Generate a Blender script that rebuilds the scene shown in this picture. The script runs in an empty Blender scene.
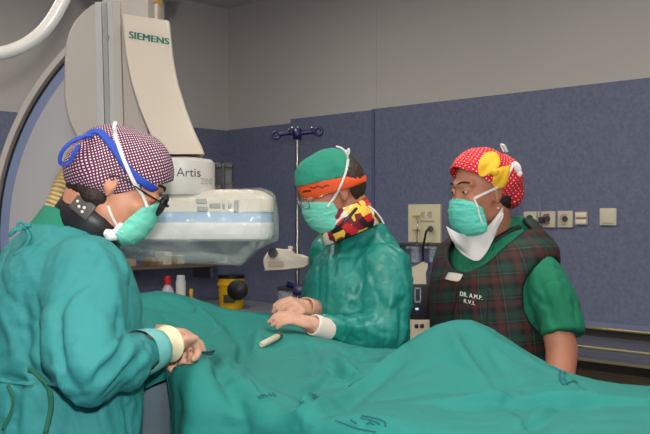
import bpy, bmesh, math, random
import numpy as np
from mathutils import Vector, Matrix
from mathutils.bvhtree import BVHTree

random.seed(4)
V = Vector
SC = bpy.context.scene
COL = SC.collection
F, CX, CY, CAMZ = 903.0, 325.0, 217.0, 1.42
EYE = V((0, 0, CAMZ))


def P(px, py, d):
    return V(((px - CX) / F * d, d, CAMZ - (py - CY) / F * d))


# ------------------------------------------------------------------ materials
def lin(c):
    return tuple(((x / 255) / 12.92 if x / 255 <= .04045 else ((x / 255 + .055) / 1.055) ** 2.4) for x in c) + (1,)


MATS = {}


def new_mat(name):
    m = bpy.data.materials.new(name)
    m.use_nodes = True
    nt = m.node_tree
    return m, nt, nt.nodes['Principled BSDF']


def mat(name, rgb, rough=.5, metal=0, var=.06, vscale=6, bump=0, bscale=80, bdist=.003, coat=0, sheen=0, stretch=None, sss=0):
    if name in MATS:
        return MATS[name]
    m, nt, b = new_mat(name)
    tc = nt.nodes.new('ShaderNodeTexCoord')
    c = lin(rgb)
    n = nt.nodes.new('ShaderNodeTexNoise')
    n.inputs['Scale'].default_value = vscale
    n.inputs['Detail'].default_value = 4
    nt.links.new(tc.outputs['Object'], n.inputs['Vector'])
    mx = nt.nodes.new('ShaderNodeMix')
    mx.data_type = 'RGBA'
    mx.inputs['A'].default_value = tuple(x * (1 - var) for x in c[:3]) + (1,)
    mx.inputs['B'].default_value = tuple(min(1, x * (1 + var)) for x in c[:3]) + (1,)
    nt.links.new(n.outputs['Fac'], mx.inputs['Factor'])
    nt.links.new(mx.outputs['Result'], b.inputs['Base Color'])
    b.inputs['Roughness'].default_value = rough
    b.inputs['Metallic'].default_value = metal
    if coat:
        b.inputs['Coat Weight'].default_value = coat
    if sheen:
        b.inputs['Sheen Weight'].default_value = sheen
    if sss:
        b.inputs['Subsurface Weight'].default_value = sss
        b.inputs['Subsurface Radius'].default_value = (.01, .004, .002)
    if bump:
        mp = nt.nodes.new('ShaderNodeMapping')
        if stretch:
            mp.inputs['Scale'].default_value = stretch
        nt.links.new(tc.outputs['Object'], mp.inputs['Vector'])
        n2 = nt.nodes.new('ShaderNodeTexNoise')
        n2.inputs['Scale'].default_value = bscale
        n2.inputs['Detail'].default_value = 5
        nt.links.new(mp.outputs['Vector'], n2.inputs['Vector'])
        bp = nt.nodes.new('ShaderNodeBump')
        bp.inputs['Strength'].default_value = bump
        bp.inputs['Distance'].default_value = bdist
        nt.links.new(n2.outputs['Fac'], bp.inputs['Height'])
        nt.links.new(bp.outputs['Normal'], b.inputs['Normal'])
    MATS[name] = m
    return m


def math_node(nt, op, a, b=None, c=None):
    n = nt.nodes.new('ShaderNodeMath')
    n.operation = op
    for i, v in enumerate((a, b, c)):
        if v is None:
            continue
        if isinstance(v, (int, float)):
            n.inputs[i].default_value = v
        else:
            nt.links.new(v, n.inputs[i])
    return n.outputs[0]


def mix_col(nt, fac, a, b):
    mx = nt.nodes.new('ShaderNodeMix')
    mx.data_type = 'RGBA'
    for k, v in (('Factor', fac), ('A', a), ('B', b)):
        if isinstance(v, (tuple, float, int)):
            mx.inputs[k].default_value = v
        else:
            nt.links.new(v, mx.inputs[k])
    return mx.outputs['Result']


def uv_pattern(name, base, dot, pitch, size, square, rot, rough=.8, stagger=False):
    m, nt, b = new_mat(name)
    uv = nt.nodes.new('ShaderNodeUVMap')
    mp = nt.nodes.new('ShaderNodeMapping')
    mp.inputs['Rotation'].default_value = (0, 0, rot)
    mp.inputs['Scale'].default_value = (1 / pitch, 1 / pitch, 1)
    nt.links.new(uv.outputs[0], mp.inputs['Vector'])
    sp = nt.nodes.new('ShaderNodeSeparateXYZ')
    nt.links.new(mp.outputs[0], sp.inputs[0])
    fx = math_node(nt, 'ABSOLUTE', math_node(nt, 'SUBTRACT', math_node(nt, 'FRACT', sp.outputs[0]), .5))
    fy = math_node(nt, 'ABSOLUTE', math_node(nt, 'SUBTRACT', math_node(nt, 'FRACT', sp.outputs[1]), .5))
    if square:
        d = math_node(nt, 'MAXIMUM', fx, fy)
    else:
        d = math_node(nt, 'SQRT', math_node(nt, 'ADD', math_node(nt, 'MULTIPLY', fx, fx), math_node(nt, 'MULTIPLY', fy, fy)))
    f = math_node(nt, 'LESS_THAN', d, size)
    nt.links.new(mix_col(nt, f, lin(base), lin(dot)), b.inputs['Base Color'])
    b.inputs['Roughness'].default_value = rough
    return m


def plaid(name):
    m, nt, b = new_mat(name)
    uv = nt.nodes.new('ShaderNodeUVMap')
    sp = nt.nodes.new('ShaderNodeSeparateXYZ')
    nt.links.new(uv.outputs[0], sp.inputs[0])

    def soft(sock, per, off, w):
        t = math_node(nt, 'FRACT', math_node(nt, 'ADD', math_node(nt, 'DIVIDE', sock, per), off))
        t = math_node(nt, 'ABSOLUTE', math_node(nt, 'SUBTRACT', t, .5))
        mr = nt.nodes.new('ShaderNodeMapRange')
        nt.links.new(t, mr.inputs[0])
        mr.inputs[1].default_value = w
        mr.inputs[2].default_value = w * .45
        return mr.outputs[0]
    u, v = sp.outputs[0], sp.outputs[1]
    col = mix_col(nt, math_node(nt, 'MULTIPLY', soft(u, .072, .0, .22), .6), lin((12, 18, 21)), lin((15, 52, 43)))
    col = mix_col(nt, math_node(nt, 'MULTIPLY', soft(v, .072, .2, .2), .5), col, lin((20, 68, 54)))
    col = mix_col(nt, math_node(nt, 'MULTIPLY', soft(u, .072, .5, .16), .42), col, lin((88, 32, 31)))
    col = mix_col(nt, math_node(nt, 'MULTIPLY', soft(v, .072, .7, .16), .42), col, lin((88, 32, 31)))
    col = mix_col(nt, math_node(nt, 'MULTIPLY', soft(u, .072, .25, .022), .25), col, lin((90, 120, 80)))
    col = mix_col(nt, math_node(nt, 'MULTIPLY', soft(v, .072, .45, .022), .25), col, lin((90, 120, 80)))
    nt.links.new(col, b.inputs['Base Color'])
    b.inputs['Roughness'].default_value = .75
    return m


def cells(name, cols, scale, rough=.7):
    m, nt, b = new_mat(name)
    tc = nt.nodes.new('ShaderNodeTexCoord')
    vo = nt.nodes.new('ShaderNodeTexVoronoi')
    vo.inputs['Scale'].default_value = scale
    nt.links.new(tc.outputs['Object'], vo.inputs['Vector'])
    sp = nt.nodes.new('ShaderNodeSeparateColor')
    nt.links.new(vo.outputs['Color'], sp.inputs[0])
    r = nt.nodes.new('ShaderNodeValToRGB')
    r.color_ramp.interpolation = 'CONSTANT'
    for i, c in enumerate(cols):
        if i < 2:
            e = r.color_ramp.elements[i]
            e.position = i / len(cols)
        else:
            e = r.color_ramp.elements.new(i / len(cols))
        e.color = lin(c)
    nt.links.new(sp.outputs[0], r.inputs[0])
    nt.links.new(r.outputs[0], b.inputs['Base Color'])
    b.inputs['Roughness'].default_value = rough
    return m


def film(name, tint, alpha, rough=.15):
    m, nt, b = new_mat(name)
    out = nt.nodes['Material Output']
    tr = nt.nodes.new('ShaderNodeBsdfTransparent')
    tr.inputs[0].default_value = (1, 1, 1, 1)
    b.inputs['Base Color'].default_value = lin(tint)
    b.inputs['Roughness'].default_value = rough
    tc = nt.nodes.new('ShaderNodeTexCoord')
    n = nt.nodes.new('ShaderNodeTexNoise')
    n.inputs['Scale'].default_value = 14
    n.inputs['Detail'].default_value = 5
    n.inputs['Distortion'].default_value = 1.2
    nt.links.new(tc.outputs['Object'], n.inputs['Vector'])
    bp = nt.nodes.new('ShaderNodeBump')
    bp.inputs['Strength'].default_value = .7
    bp.inputs['Distance'].default_value = .012
    nt.links.new(n.outputs['Fac'], bp.inputs['Height'])
    nt.links.new(bp.outputs['Normal'], b.inputs['Normal'])
    mr = nt.nodes.new('ShaderNodeMapRange')
    mr.inputs[1].default_value = .35
    mr.inputs[2].default_value = .7
    mr.inputs[3].default_value = alpha * .55
    mr.inputs[4].default_value = alpha * 1.5
    nt.links.new(n.outputs['Fac'], mr.inputs[0])
    mx = nt.nodes.new('ShaderNodeMixShader')
    nt.links.new(mr.outputs[0], mx.inputs[0])
    nt.links.new(tr.outputs[0], mx.inputs[1])
    nt.links.new(b.outputs[0], mx.inputs[2])
    nt.links.new(mx.outputs[0], out.inputs[0])
    return m


def speckle(name, rgb, rgb2, rough=.6):
    m, nt, b = new_mat(name)
    tc = nt.nodes.new('ShaderNodeTexCoord')
    n = nt.nodes.new('ShaderNodeTexNoise')
    n.inputs['Scale'].default_value = 45
    n.inputs['Detail'].default_value = 6
    n.inputs['Roughness'].default_value = .75
    nt.links.new(tc.outputs['Object'], n.inputs['Vector'])
    mr = nt.nodes.new('ShaderNodeMapRange')
    mr.inputs[1].default_value = .3
    mr.inputs[2].default_value = .7
    nt.links.new(n.outputs['Fac'], mr.inputs[0])
    nt.links.new(mix_col(nt, mr.outputs[0], lin(rgb), lin(rgb2)), b.inputs['Base Color'])
    b.inputs['Roughness'].default_value = rough
    return m


def emit_mat(name, rgb, s):
    m, nt, b = new_mat(name)
    b.inputs['Emission Color'].default_value = lin(rgb)
    b.inputs['Emission Strength'].default_value = s
    return m


# ------------------------------------------------------------------ mesh helpers
def to_mesh(bm, tri=False):
    bmesh.ops.recalc_face_normals(bm, faces=bm.faces[:])
    me = bpy.data.meshes.new('m')
    bm.to_mesh(me)
    bm.free()
    return me


def build(name, src, material, parent=None, smooth=True, base=None, auto=None):
    """src holds world coordinates; it becomes one object, local to its thing."""
    me = to_mesh(src) if isinstance(src, bmesh.types.BMesh) else src.copy()
    r = parent
    while r is not None and r.parent is not None:
        r = r.parent
    if r is not None:
        me.transform(r.matrix_basis.inverted())
    o = bpy.data.objects.new(name, me)
    me.name = name
    COL.objects.link(o)
    if r is None and base is not None:
        me.transform(Matrix.Translation(-V(base)))
        o.location = base
    if parent is not None:
        o.parent = parent
    me.materials.clear()
    me.materials.append(material)
    if smooth:
        me.shade_smooth()
        if auto:
            me.set_sharp_from_angle(angle=math.radians(auto))
    else:
        me.shade_flat()
    return o


def thing(name, label, cat, loc=(0, 0, 0), rz=0, group=None):
    o = bpy.data.objects.new(name, None)
    COL.objects.link(o)
    o.empty_display_size = .1
    o.matrix_basis = Matrix.Translation(V(loc)) @ Matrix.Rotation(rz, 4, 'Z')
    return tag(o, label, cat, group)


def tag(o, label, cat, group=None):
    o['label'] = label
    o['category'] = cat
    if group:
        o['group'] = group
    return o


def struct(name, src, m, smooth=False, parent=None):
    o = build(name, src, m, parent, smooth)
    o['kind'] = 'structure'
    return o


def box(bm, c, size, R=None, bevel=0.0, seg=2):
    c = V(c)
    mt = Matrix.Translation(c) @ ((R.to_4x4()) if R is not None else Matrix.Identity(4)) @ Matrix.Diagonal((*size, 1))
    r = bmesh.ops.create_cube(bm, size=1, matrix=mt)
    if bevel:
        es = list({e for v in r['verts'] for e in v.link_edges})
        bmesh.ops.bevel(bm, geom=es, offset=bevel, segments=seg, affect='EDGES', profile=.6)
    return bm


def frame_of(d):
    d = V(d).normalized()
    a = V((0, 0, 1)) if abs(d.z) < .9 else V((1, 0, 0))
    x = d.cross(a).normalized()
    return x, x.cross(d).normalized(), d


def loft(bm, rings, close=True, wrap=True):
    vs = [[bm.verts.new(p) for p in r] for r in rings]
    n = len(vs[0])
    for a, b in zip(vs, vs[1:]):
        for i in range(n if wrap else n - 1):
            j = (i + 1) % n
            bm.faces.new((a[i], a[j], b[j], b[i]))
    if close and wrap:
        bm.faces.new(vs[0][::-1])
        bm.faces.new(vs[-1])
    return vs


def circle(c, x, y, rx, ry=None, n=20):
    ry = rx if ry is None else ry
    return [c + x * (rx * math.cos(2 * math.pi * i / n)) + y * (ry * math.sin(2 * math.pi * i / n)) for i in range(n)]


def cyl(bm, p0, p1, r0, r1=None, n=20, prof=None):
    """Turned solid along p0-p1; prof is a list of (t, r)."""
    p0, p1 = V(p0), V(p1)
    x, y, d = frame_of(p1 - p0)
    prof = prof or [(0, r0), (1, r0 if r1 is None else r1)]
    loft(bm, [circle(p0.lerp(p1, t), x, y, max(r, 1e-4), n=n) for t, r in prof])
    return bm


def capsule(bm, p0, p1, r0, r1, n=18):
    p0, p1 = V(p0), V(p1)
    x, y, d = frame_of(p1 - p0)
    rings = []
    for k in range(1, 6):
        a = math.pi / 2 * (1 - k / 5)
        rings.append(circle(p0 - d * (r0 * math.sin(a)), x, y, r0 * math.cos(a), n=n))
    for k in range(0, 5):
        a = math.pi / 2 * (k / 5)
        rings.append(circle(p1 + d * (r1 * math.sin(a)), x, y, r1 * math.cos(a), n=n))
    loft(bm, rings)
    return bm


def chain(bm, pts, n=18):
    for (a, ra), (b, rb) in zip(pts, pts[1:]):
        capsule(bm, a, b, ra, rb, n)
    return bm


def ell(bm, c, r, R=None, sub=4):
    mt = Matrix.Translation(V(c)) @ (R.to_4x4() if R is not None else Matrix.Identity(4)) @ Matrix.Diagonal((*r, 1))
    bmesh.ops.create_icosphere(bm, subdivisions=sub, radius=1, matrix=mt)
    return bm


def catmull(pts, n=8):
    pts = [V(p) for p in pts]
    if len(pts) < 3:
        return [pts[0].lerp(pts[-1], i / n) for i in range(n + 1)]
    q = [pts[0] * 2 - pts[1]] + pts + [pts[-1] * 2 - pts[-2]]
    out = []
    for i in range(1, len(q) - 2):
        a, b, c, d = q[i - 1:i + 3]
        for k in range(n):
            t = k / n
            out.append(.5 * ((2 * b) + (c - a) * t + (2 * a - 5 * b + 4 * c - d) * t * t + (3 * b - a - 3 * c + d) * t ** 3))
    out.append(pts[-1])
    return out


def tube(bm, pts, r, n=10, sub=8, ry=None, up=None, taper=None):
    pts = catmull(pts, sub) if sub else [V(p) for p in pts]
    rings = []
    prev = None
    for i, p in enumerate(pts):
        t = (pts[min(i + 1, len(pts) - 1)] - pts[max(i - 1, 0)])
        t = t.normalized() if t.length > 1e-9 else V((0, 0, 1))
        if up is not None:
            u = up[min(i * (len(up) - 1) // max(1, len(pts) - 1), len(up) - 1)] if isinstance(up, list) else V(up)
            y = (u - t * u.dot(t)).normalized()
            x = t.cross(y)
        else:
            if prev is None:
                x, y, _ = frame_of(t)
            else:
                x = (prev - t * prev.dot(t)).normalized()
                y = x.cross(t)
            prev = x
        k = 1 if taper is None else taper(i / (len(pts) - 1))
        rings.append(circle(p, x, y, r * k, (ry if ry else r) * k, n))
    loft(bm, rings)
    return bm


def ribbon(bm, pts, ups, w, th, sub=6):
    """Flat band of half width w lying on a surface with normals ups."""
    return tube(bm, pts, w, n=8, sub=sub, ry=th, up=ups)


def rrect(cx, cy, z, w, d, r, ang=0, n=6):
    out = []
    ca, sa = math.cos(ang), math.sin(ang)
    for k, (sx, sy) in enumerate(((1, 1), (-1, 1), (-1, -1), (1, -1))):
        for i in range(n + 1):
            a = math.pi / 2 * (k + i / n)
            x = sx * (w / 2 - r) + r * math.cos(a)
            y = sy * (d / 2 - r) + r * math.sin(a)
            out.append(V((cx + x * ca - y * sa, cy + x * sa + y * ca, z)))
    return out


def evaluated(me, mods):
    o = bpy.data.objects.new('tmp', me)
    COL.objects.link(o)
    for typ, kw in mods:
        m = o.modifiers.new('m', typ)
        for k, v in kw.items():
            setattr(m, k, v)
    dg = bpy.context.evaluated_depsgraph_get()
    out = bpy.data.meshes.new_from_object(o.evaluated_get(dg))
    bpy.data.objects.remove(o)
    return out


def remesh(bm, voxel, it=6, fac=.5):
    me = to_mesh(bm)
    return evaluated(me, [('REMESH', dict(mode='VOXEL', voxel_size=voxel)), ('SMOOTH', dict(factor=fac, iterations=it))])


def getco(me):
    a = np.empty(len(me.vertices) * 3)
    me.vertices.foreach_get('co', a)
    b = np.empty(len(me.vertices) * 3)
    me.vertex_normals.foreach_get('vector', b)
    return a.reshape(-1, 3), b.reshape(-1, 3)


def setco(me, co):
    me.vertices.foreach_set('co', np.ascontiguousarray(co, dtype=np.float64).ravel())
    me.update()


def vnoise(p, seed=0):
    i = np.floor(p).astype(np.int64)
    f = p - i
    f = f * f * (3 - 2 * f)

    def h(dx, dy, dz):
        n = (i[:, 0] + dx) * 73856093 ^ (i[:, 1] + dy) * 19349663 ^ (i[:, 2] + dz) * 83492791 ^ (seed * 2654435 + 977)
        n = (n ^ (n >> 13)) * 1274126177 & 0x7fffffff
        n = (n ^ (n >> 16)) & 0xffff
        return n / 32767.5 - 1
    x, y, z = f.T
    c = 0
    for dx in (0, 1):
        for dy in (0, 1):
            for dz in (0, 1):
                c = c + h(dx, dy, dz) * (x if dx else 1 - x) * (y if dy else 1 - y) * (z if dz else 1 - z)
    return c


def ridged(p, seed=0, octv=3):
    s, a = 0, 1
    for k in range(octv):
        w = 1 - np.abs(vnoise(p * 2 ** k + 17 * k, seed + k))
        s = s + a * (w * w - .55)
        a *= .5
    return s


def disp(me, amp, scale, R=None, seed=0, weight=None, octv=3):
    co, no = getco(me)
    q = co if R is None else co @ np.array(R.to_3x3()).T
    q = q / np.array(scale)
    w = np.stack([vnoise(q * .6 + 5, seed + 40), vnoise(q * .6 + 9, seed + 41), vnoise(q * .6 + 3, seed + 42)], 1) * .5
    d = amp * ridged(q + w, seed, octv)
    if weight is not None:
        d = d * weight(co)
    setco(me, co + no * d[:, None])
    return me


def fold(me, pts, w, amp, sharp=2):
    """Raise (or sink) the surface along a line of points."""
    pts = [V(p) for p in pts if p is not None]
    if len(pts) < 2:
        return me
    pts = np.array([tuple(p) for p in (catmull(pts, 6) if len(pts) > 2 else pts)])
    co, no = getco(me)
    lo, hi = pts.min(0) - 3 * w, pts.max(0) + 3 * w
    m = np.where(np.all((co > lo) & (co < hi), 1))[0]
    if len(m) == 0:
        return me
    c = co[m]
    best = np.full(len(m), 1e9)
    tt = np.zeros(len(m))
    n = len(pts) - 1
    for i in range(n):
        a, b = pts[i], pts[i + 1]
        ab = b - a
        t = np.clip(((c - a) @ ab) / max(ab @ ab, 1e-12), 0, 1)
        d = np.linalg.norm(c - (a + t[:, None] * ab), axis=1)
        k = d < best
        best[k] = d[k]
        tt[k] = (i + t[k]) / n
    env = np.sin(np.pi * np.clip(tt * .9 + .05, 0, 1)) ** .6
    co[m] = c + no[m] * (amp * env * np.exp(-(best / w) ** sharp))[:, None]
    setco(me, co)
    return me


def step(me, pts, w, amp):
    """Crisp crease: the cloth drops by amp from one side of the line to the other."""
    pts = [V(p) for p in pts if p is not None]
    if len(pts) < 2:
        return me
    pts = np.array([tuple(p) for p in (catmull(pts, 6) if len(pts) > 2 else pts)])
    co, no = getco(me)
    W = 4.5 * w
    m = np.where(np.all((co > pts.min(0) - 2.5 * W) & (co < pts.max(0) + 2.5 * W), 1))[0]
    if len(m) == 0:
        return me
    c, nn = co[m], no[m]
    best = np.full(len(m), 1e9)
    sd = np.zeros(len(m))
    tt = np.zeros(len(m))
    n = len(pts) - 1
    for i in range(n):
        a, b = pts[i], pts[i + 1]
        ab = b - a
        t = np.clip(((c - a) @ ab) / max(ab @ ab, 1e-12), 0, 1)
        dv = c - (a + t[:, None] * ab)
        d = np.linalg.norm(dv, axis=1)
        side = np.sign((np.cross(ab, nn) * dv).sum(1))
        k = d < best
        best[k] = d[k]
        sd[k] = (side * d)[k]
        tt[k] = (i + t[k]) / n
    env = np.sin(np.pi * np.clip(tt * .9 + .05, 0, 1)) ** .6
    co[m] = c + nn * (amp * env * np.tanh(sd / w) * np.exp(-(best / W) ** 2))[:, None]
    setco(me, co)
    return me


def crease(me, amp, scale, R=None, seed=0, weight=None):
    """Net of thin sharp valleys, as in cloth that has lain folded."""
    co, no = getco(me)
    q = (co if R is None else co @ np.array(R.to_3x3()).T) / np.array(scale)
    w = np.stack([vnoise(q * .7 + 5, seed + 40), vnoise(q * .7 + 9, seed + 41), vnoise(q * .7 + 3, seed + 42)], 1) * .6
    d = -amp * np.exp(-np.abs(vnoise(q + w, seed)) / .10) + amp * .6 * np.exp(-np.abs(vnoise(q + w + 31, seed + 7)) / .16)
    if weight is not None:
        d = d * weight(co)
    setco(me, co + no * d[:, None])
    return me


def bvh(*meshes):
    vs, ps = [], []
    for me in meshes:
        b = len(vs)
        vs.extend(v.co.copy() for v in me.vertices)
        ps.extend(tuple(b + i for i in p.vertices) for p in me.polygons)
    return BVHTree.FromPolygons(vs, ps)


def hit(t, px, py, off=0.0):
    d = (P(px, py, 1) - EYE).normalized()
    loc, no, i, dist = t.ray_cast(EYE, d)
    if loc is None:
        return None, None
    if no.dot(d) > 0:
        no = -no
    return loc + no * off, no


def hits(t, px, off=0.0):
    r = [hit(t, x, y, off) for x, y in px]
    r = [q for q in r if q[0] is not None]
    return [q[0] for q in r], [q[1] for q in r]


def text_mesh(s, bold=0.0, spacing=1.0):
    cu = bpy.data.curves.new('t', 'FONT')
    cu.body = s
    cu.align_x = 'CENTER'
    cu.offset = bold
    cu.space_character = spacing
    cu.resolution_u = 3
    o = bpy.data.objects.new('t', cu)
    COL.objects.link(o)
    dg = bpy.context.evaluated_depsgraph_get()
    me = bpy.data.meshes.new_from_object(o.evaluated_get(dg))
    bpy.data.objects.remove(o)
    return me


def text_on(name, s, quad, t, off, m, parent, bold=0.0, spacing=1.0, copies=1, dx=0.0):
    me = text_mesh(s, 0, spacing)
    bm = bmesh.new()
    wd = max(v.co.x for v in me.vertices) - min(v.co.x for v in me.vertices)
    pw = V((*quad[1], 0)) - V((*quad[0], 0))
    for k in range(copies):
        n0 = len(bm.verts)
        bm.from_mesh(me)
        bm.verts.ensure_lookup_table()
        for v in bm.verts[n0:]:
            v.co.x += dx * (k - (copies - 1) / 2) / pw.length * wd
    bmesh.ops.triangulate(bm, faces=bm.faces[:])
    xs = [v.co.x for v in bm.verts]
    ys = [v.co.y for v in bm.verts]
    x0, x1, y0, y1 = min(xs), max(xs), min(ys), max(ys)
    tl, tr, br, bl = [V((*q, 0)) for q in quad]
    last = None
    for v in bm.verts:
        u = (v.co.x - x0) / (x1 - x0)
        w = (v.co.y - y0) / (y1 - y0)
        q = bl.lerp(br, u).lerp(tl.lerp(tr, u), w)
        h, no = hit(t, q.x, q.y, off)
        if h is None:
            h = last if last is not None else EYE
        last = h
        v.co = h
    bmesh.ops.recalc_face_normals(bm, faces=bm.faces[:])
    me2 = bpy.data.meshes.new('t')
    bm.to_mesh(me2)
    bm.free()
    return build(name, me2, m, parent, smooth=False)


def patch(bm, rows, nu=6, nv=5):
    """Smooth sheet through a grid of world points."""
    g = [catmull(r, nu) for r in rows]
    cols = [catmull([r[i] for r in g], nv) for i in range(len(g[0]))]
    vs = [[bm.verts.new(p) for p in c] for c in cols]
    for a, b in zip(vs, vs[1:]):
        for i in range(len(a) - 1):
            bm.faces.new((a[i], a[i + 1], b[i + 1], b[i]))
    return bm


def thick(me, t, off=0):
    return evaluated(me, [('SOLIDIFY', dict(thickness=t, offset=off, use_even_offset=False))])


def cut(me, planes, fill=True):
    """Keep what lies on the positive side of every (point, normal)."""
    bm = bmesh.new()
    bm.from_mesh(me)
    for p, n in planes:
        g = bm.verts[:] + bm.edges[:] + bm.faces[:]
        bmesh.ops.bisect_plane(bm, geom=g, plane_co=p, plane_no=n, clear_inner=True)
        if fill:
            es = [e for e in bm.edges if e.is_boundary]
            if es:
                bmesh.ops.holes_fill(bm, edges=es, sides=0)
    me2 = bpy.data.meshes.new('c')
    bm.to_mesh(me2)
    bm.free()
    return me2


# ------------------------------------------------------------------ colours
TEAL = mat('gown_cloth', (42, 132, 132), .75, var=.08, vscale=5, bump=.7, bscale=16, bdist=.009)
TEALM = mat('gown_paper', (26, 130, 119), .42, var=.08, vscale=6, bump=.8, bscale=24, bdist=.006)
DRAPE = mat('drape_cloth', (24, 125, 117), .8, var=.08, vscale=4, bump=.6, bscale=13, bdist=.012)
TIE = mat('green_tie', (28, 96, 76), .8)
SCRUB = mat('scrub_green', (14, 116, 84), .85, var=.1, bump=.3, bscale=30, bdist=.004)
MASKM = mat('mask_green', (112, 205, 182), .75, var=.05, vscale=30, bump=.3, bscale=90)
WHITE = mat('white_cloth', (226, 222, 220), .85, bump=.3, bscale=60)
CREAM = mat('cream_enamel', (200, 187, 172), .4, var=.02)
CREAM2 = mat('pale_enamel', (180, 172, 165), .45, var=.02)
PALE = mat('bluish_enamel', (182, 182, 181), .4, var=.02)
GREYP = mat('grey_plastic', (150, 152, 158), .5, var=.02)
BLACK = mat('black_plastic', (16, 16, 18), .4)
STEEL = mat('steel', (176, 172, 165), .25, metal=1, var=.04)
DSTEEL = mat('brushed_steel', (120, 108, 92), .35, metal=1, var=.1, vscale=3)
GLOVE = mat('glove_latex', (208, 160, 136), .55, var=.08, vscale=25, bump=.3, bscale=50, bdist=.002, sss=.1)
GLOVEC = mat('glove_cuff', (228, 216, 178), .55, var=.05, bump=.4, bscale=60)
BLUE = mat('blue_band', (40, 74, 176), .75, var=.1, bump=.3, bscale=80)
NAVY = mat('navy_plastic', (22, 28, 84), .35)
RED = mat('red_cap', (190, 20, 34), .4)
YEL = mat('yellow_plastic', (226, 178, 20), .4)
HAIR = mat('dark_hair', (40, 26, 20), .6, var=.4, vscale=90, bump=.8, bscale=120, bdist=.004)
HAIRM = mat('brown_hair', (52, 38, 30), .6, var=.4, vscale=90, bump=.8, bscale=120, bdist=.004)
SKIN1 = mat('skin_fair', (204, 142, 112), .5, var=.06, vscale=12, bump=.15, bscale=140, bdist=.001, sss=.15)
SKIN2 = mat('skin_tan', (184, 120, 96), .5, var=.06, vscale=12, bump=.15, bscale=140, bdist=.001, sss=.15)
SKIN3 = mat('skin_brown', (184, 122, 96), .5, var=.06, vscale=12, bump=.15, bscale=140, bdist=.001, sss=.15)
EYEW = mat('eye_white', (215, 205, 198), .2, var=.02)
IRIS = mat('eye_iris', (34, 20, 14), .15)
SHOE = mat('white_clog', (215, 215, 212), .5)

# ------------------------------------------------------------------ room
H = 2.86
COR = V((-.67, 6.25, 0))
ER = V((1, -1, 0)).normalized()     # along the wall with the outlets
EL = V((-1, -1, 0)).normalized()    # along the wall behind the C-arm
NR = V((-1, -1, 0)).normalized()
NL = V((1, -1, 0)).normalized()
L = 7.0
UPW = mat('upper_wall_paint', (190, 185, 180), .7, var=.03, vscale=2, bump=.1, bscale=200, bdist=.001)
WAIN = speckle('wainscot_vinyl', (91, 98, 123), (117, 124, 147))
FLOORM = mat('floor_vinyl', (46, 52, 92), .35, var=.12, vscale=20)
CEILM = mat('ceiling_paint', (196, 190, 180), .8, var=.02)


def wall_box(a, e, n, s0, s1, z0, z1, d0, d1):
    """Box from s0..s1 along e, z0..z1, standing d0..d1 off the wall plane along n (into the room)."""
    bm = bmesh.new()
    pts = []
    for z in (z0, z1):
        for s, d in ((s0, d0), (s1, d0), (s1, d1), (s0, d1)):
            p = a + e * s + n * d
            pts.append(bm.verts.new((p.x, p.y, z)))
    for f in ((0, 1, 2, 3), (4, 5, 6, 7), (0, 1, 5, 4), (1, 2, 6, 5), (2, 3, 7, 6), (3, 0, 4, 7)):
        bm.faces.new([pts[i] for i in f])
    return bm


c2 = COR + ER * L
c3 = COR + EL * L
struct('wall_right', wall_box(COR, ER, NR, -.1, L + .1, 0, H, -.1, 0), UPW)
struct('wall_left', wall_box(COR, EL, NL, 0, L + .1, 0, H, -.1, 0), UPW)
struct('wall_front', wall_box(c2, EL, -NL, 0, L + .1, 0, H, -.1, 0), UPW)
struct('wall_near', wall_box(c3, ER, -NR, 0, L, 0, H, -.1, 0), UPW)
struct('floor', wall_box(COR, ER, NR, -.1, L + .1, -.1, 0, -.1, L + .1), FLOORM)
struct('ceiling', wall_box(COR, ER, NR, -.1, L + .1, H, H + .1, -.1, L + .1), CEILM)


def s_right(px, d=0.0):   # distance along the right wall, d metres off it, seen at this column
    k = (px - CX) / F
    o = COR + NR * d
    return (k * o.y - o.x) / (.70711 * (1 + k))


sA, sB = s_right(292), s_right(375)
k = 0
for a, e, n, s0, s1, top in ((COR, EL, NL, 0, L, 2.017), (COR, ER, NR, .012, sA, 2.02), (COR, ER, NR, sA, sB - .004, 2.047),
                             (COR, ER, NR, sB + .004, 4.6, 2.052), (COR, ER, NR, 4.608, L, 2.052),
                             (c2, EL, -NL, .012, L, 2.05), (c3, ER, -NR, .012, L, 2.05)):
    k += 1
    struct('trim_%d' % k, wall_box(a, e, n, s0, s1, .1, top, 0, .012), WAIN)
struct('baseboard_right', wall_box(COR, ER, NR, .012, L, 0, .1, 0, .014), mat('baseboard', (40, 44, 78), .5))
struct('baseboard_left', wall_box(COR, EL, NL, .014, L, 0, .1, 0, .014), MATS['baseboard'])
# seam strip in the wall corner joint above the wainscot at the panel seam
struct('trim_8', wall_box(COR, ER, NR, sB - .012, sB + .012, 2.052, H, 0, .004), UPW)
struct('trim_9', wall_box(COR, ER, NR, sB - .012, sB + .012, .1, 2.05, .012, .018), speckle('seam_vinyl', (78, 86, 120), (96, 104, 136)))
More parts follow.
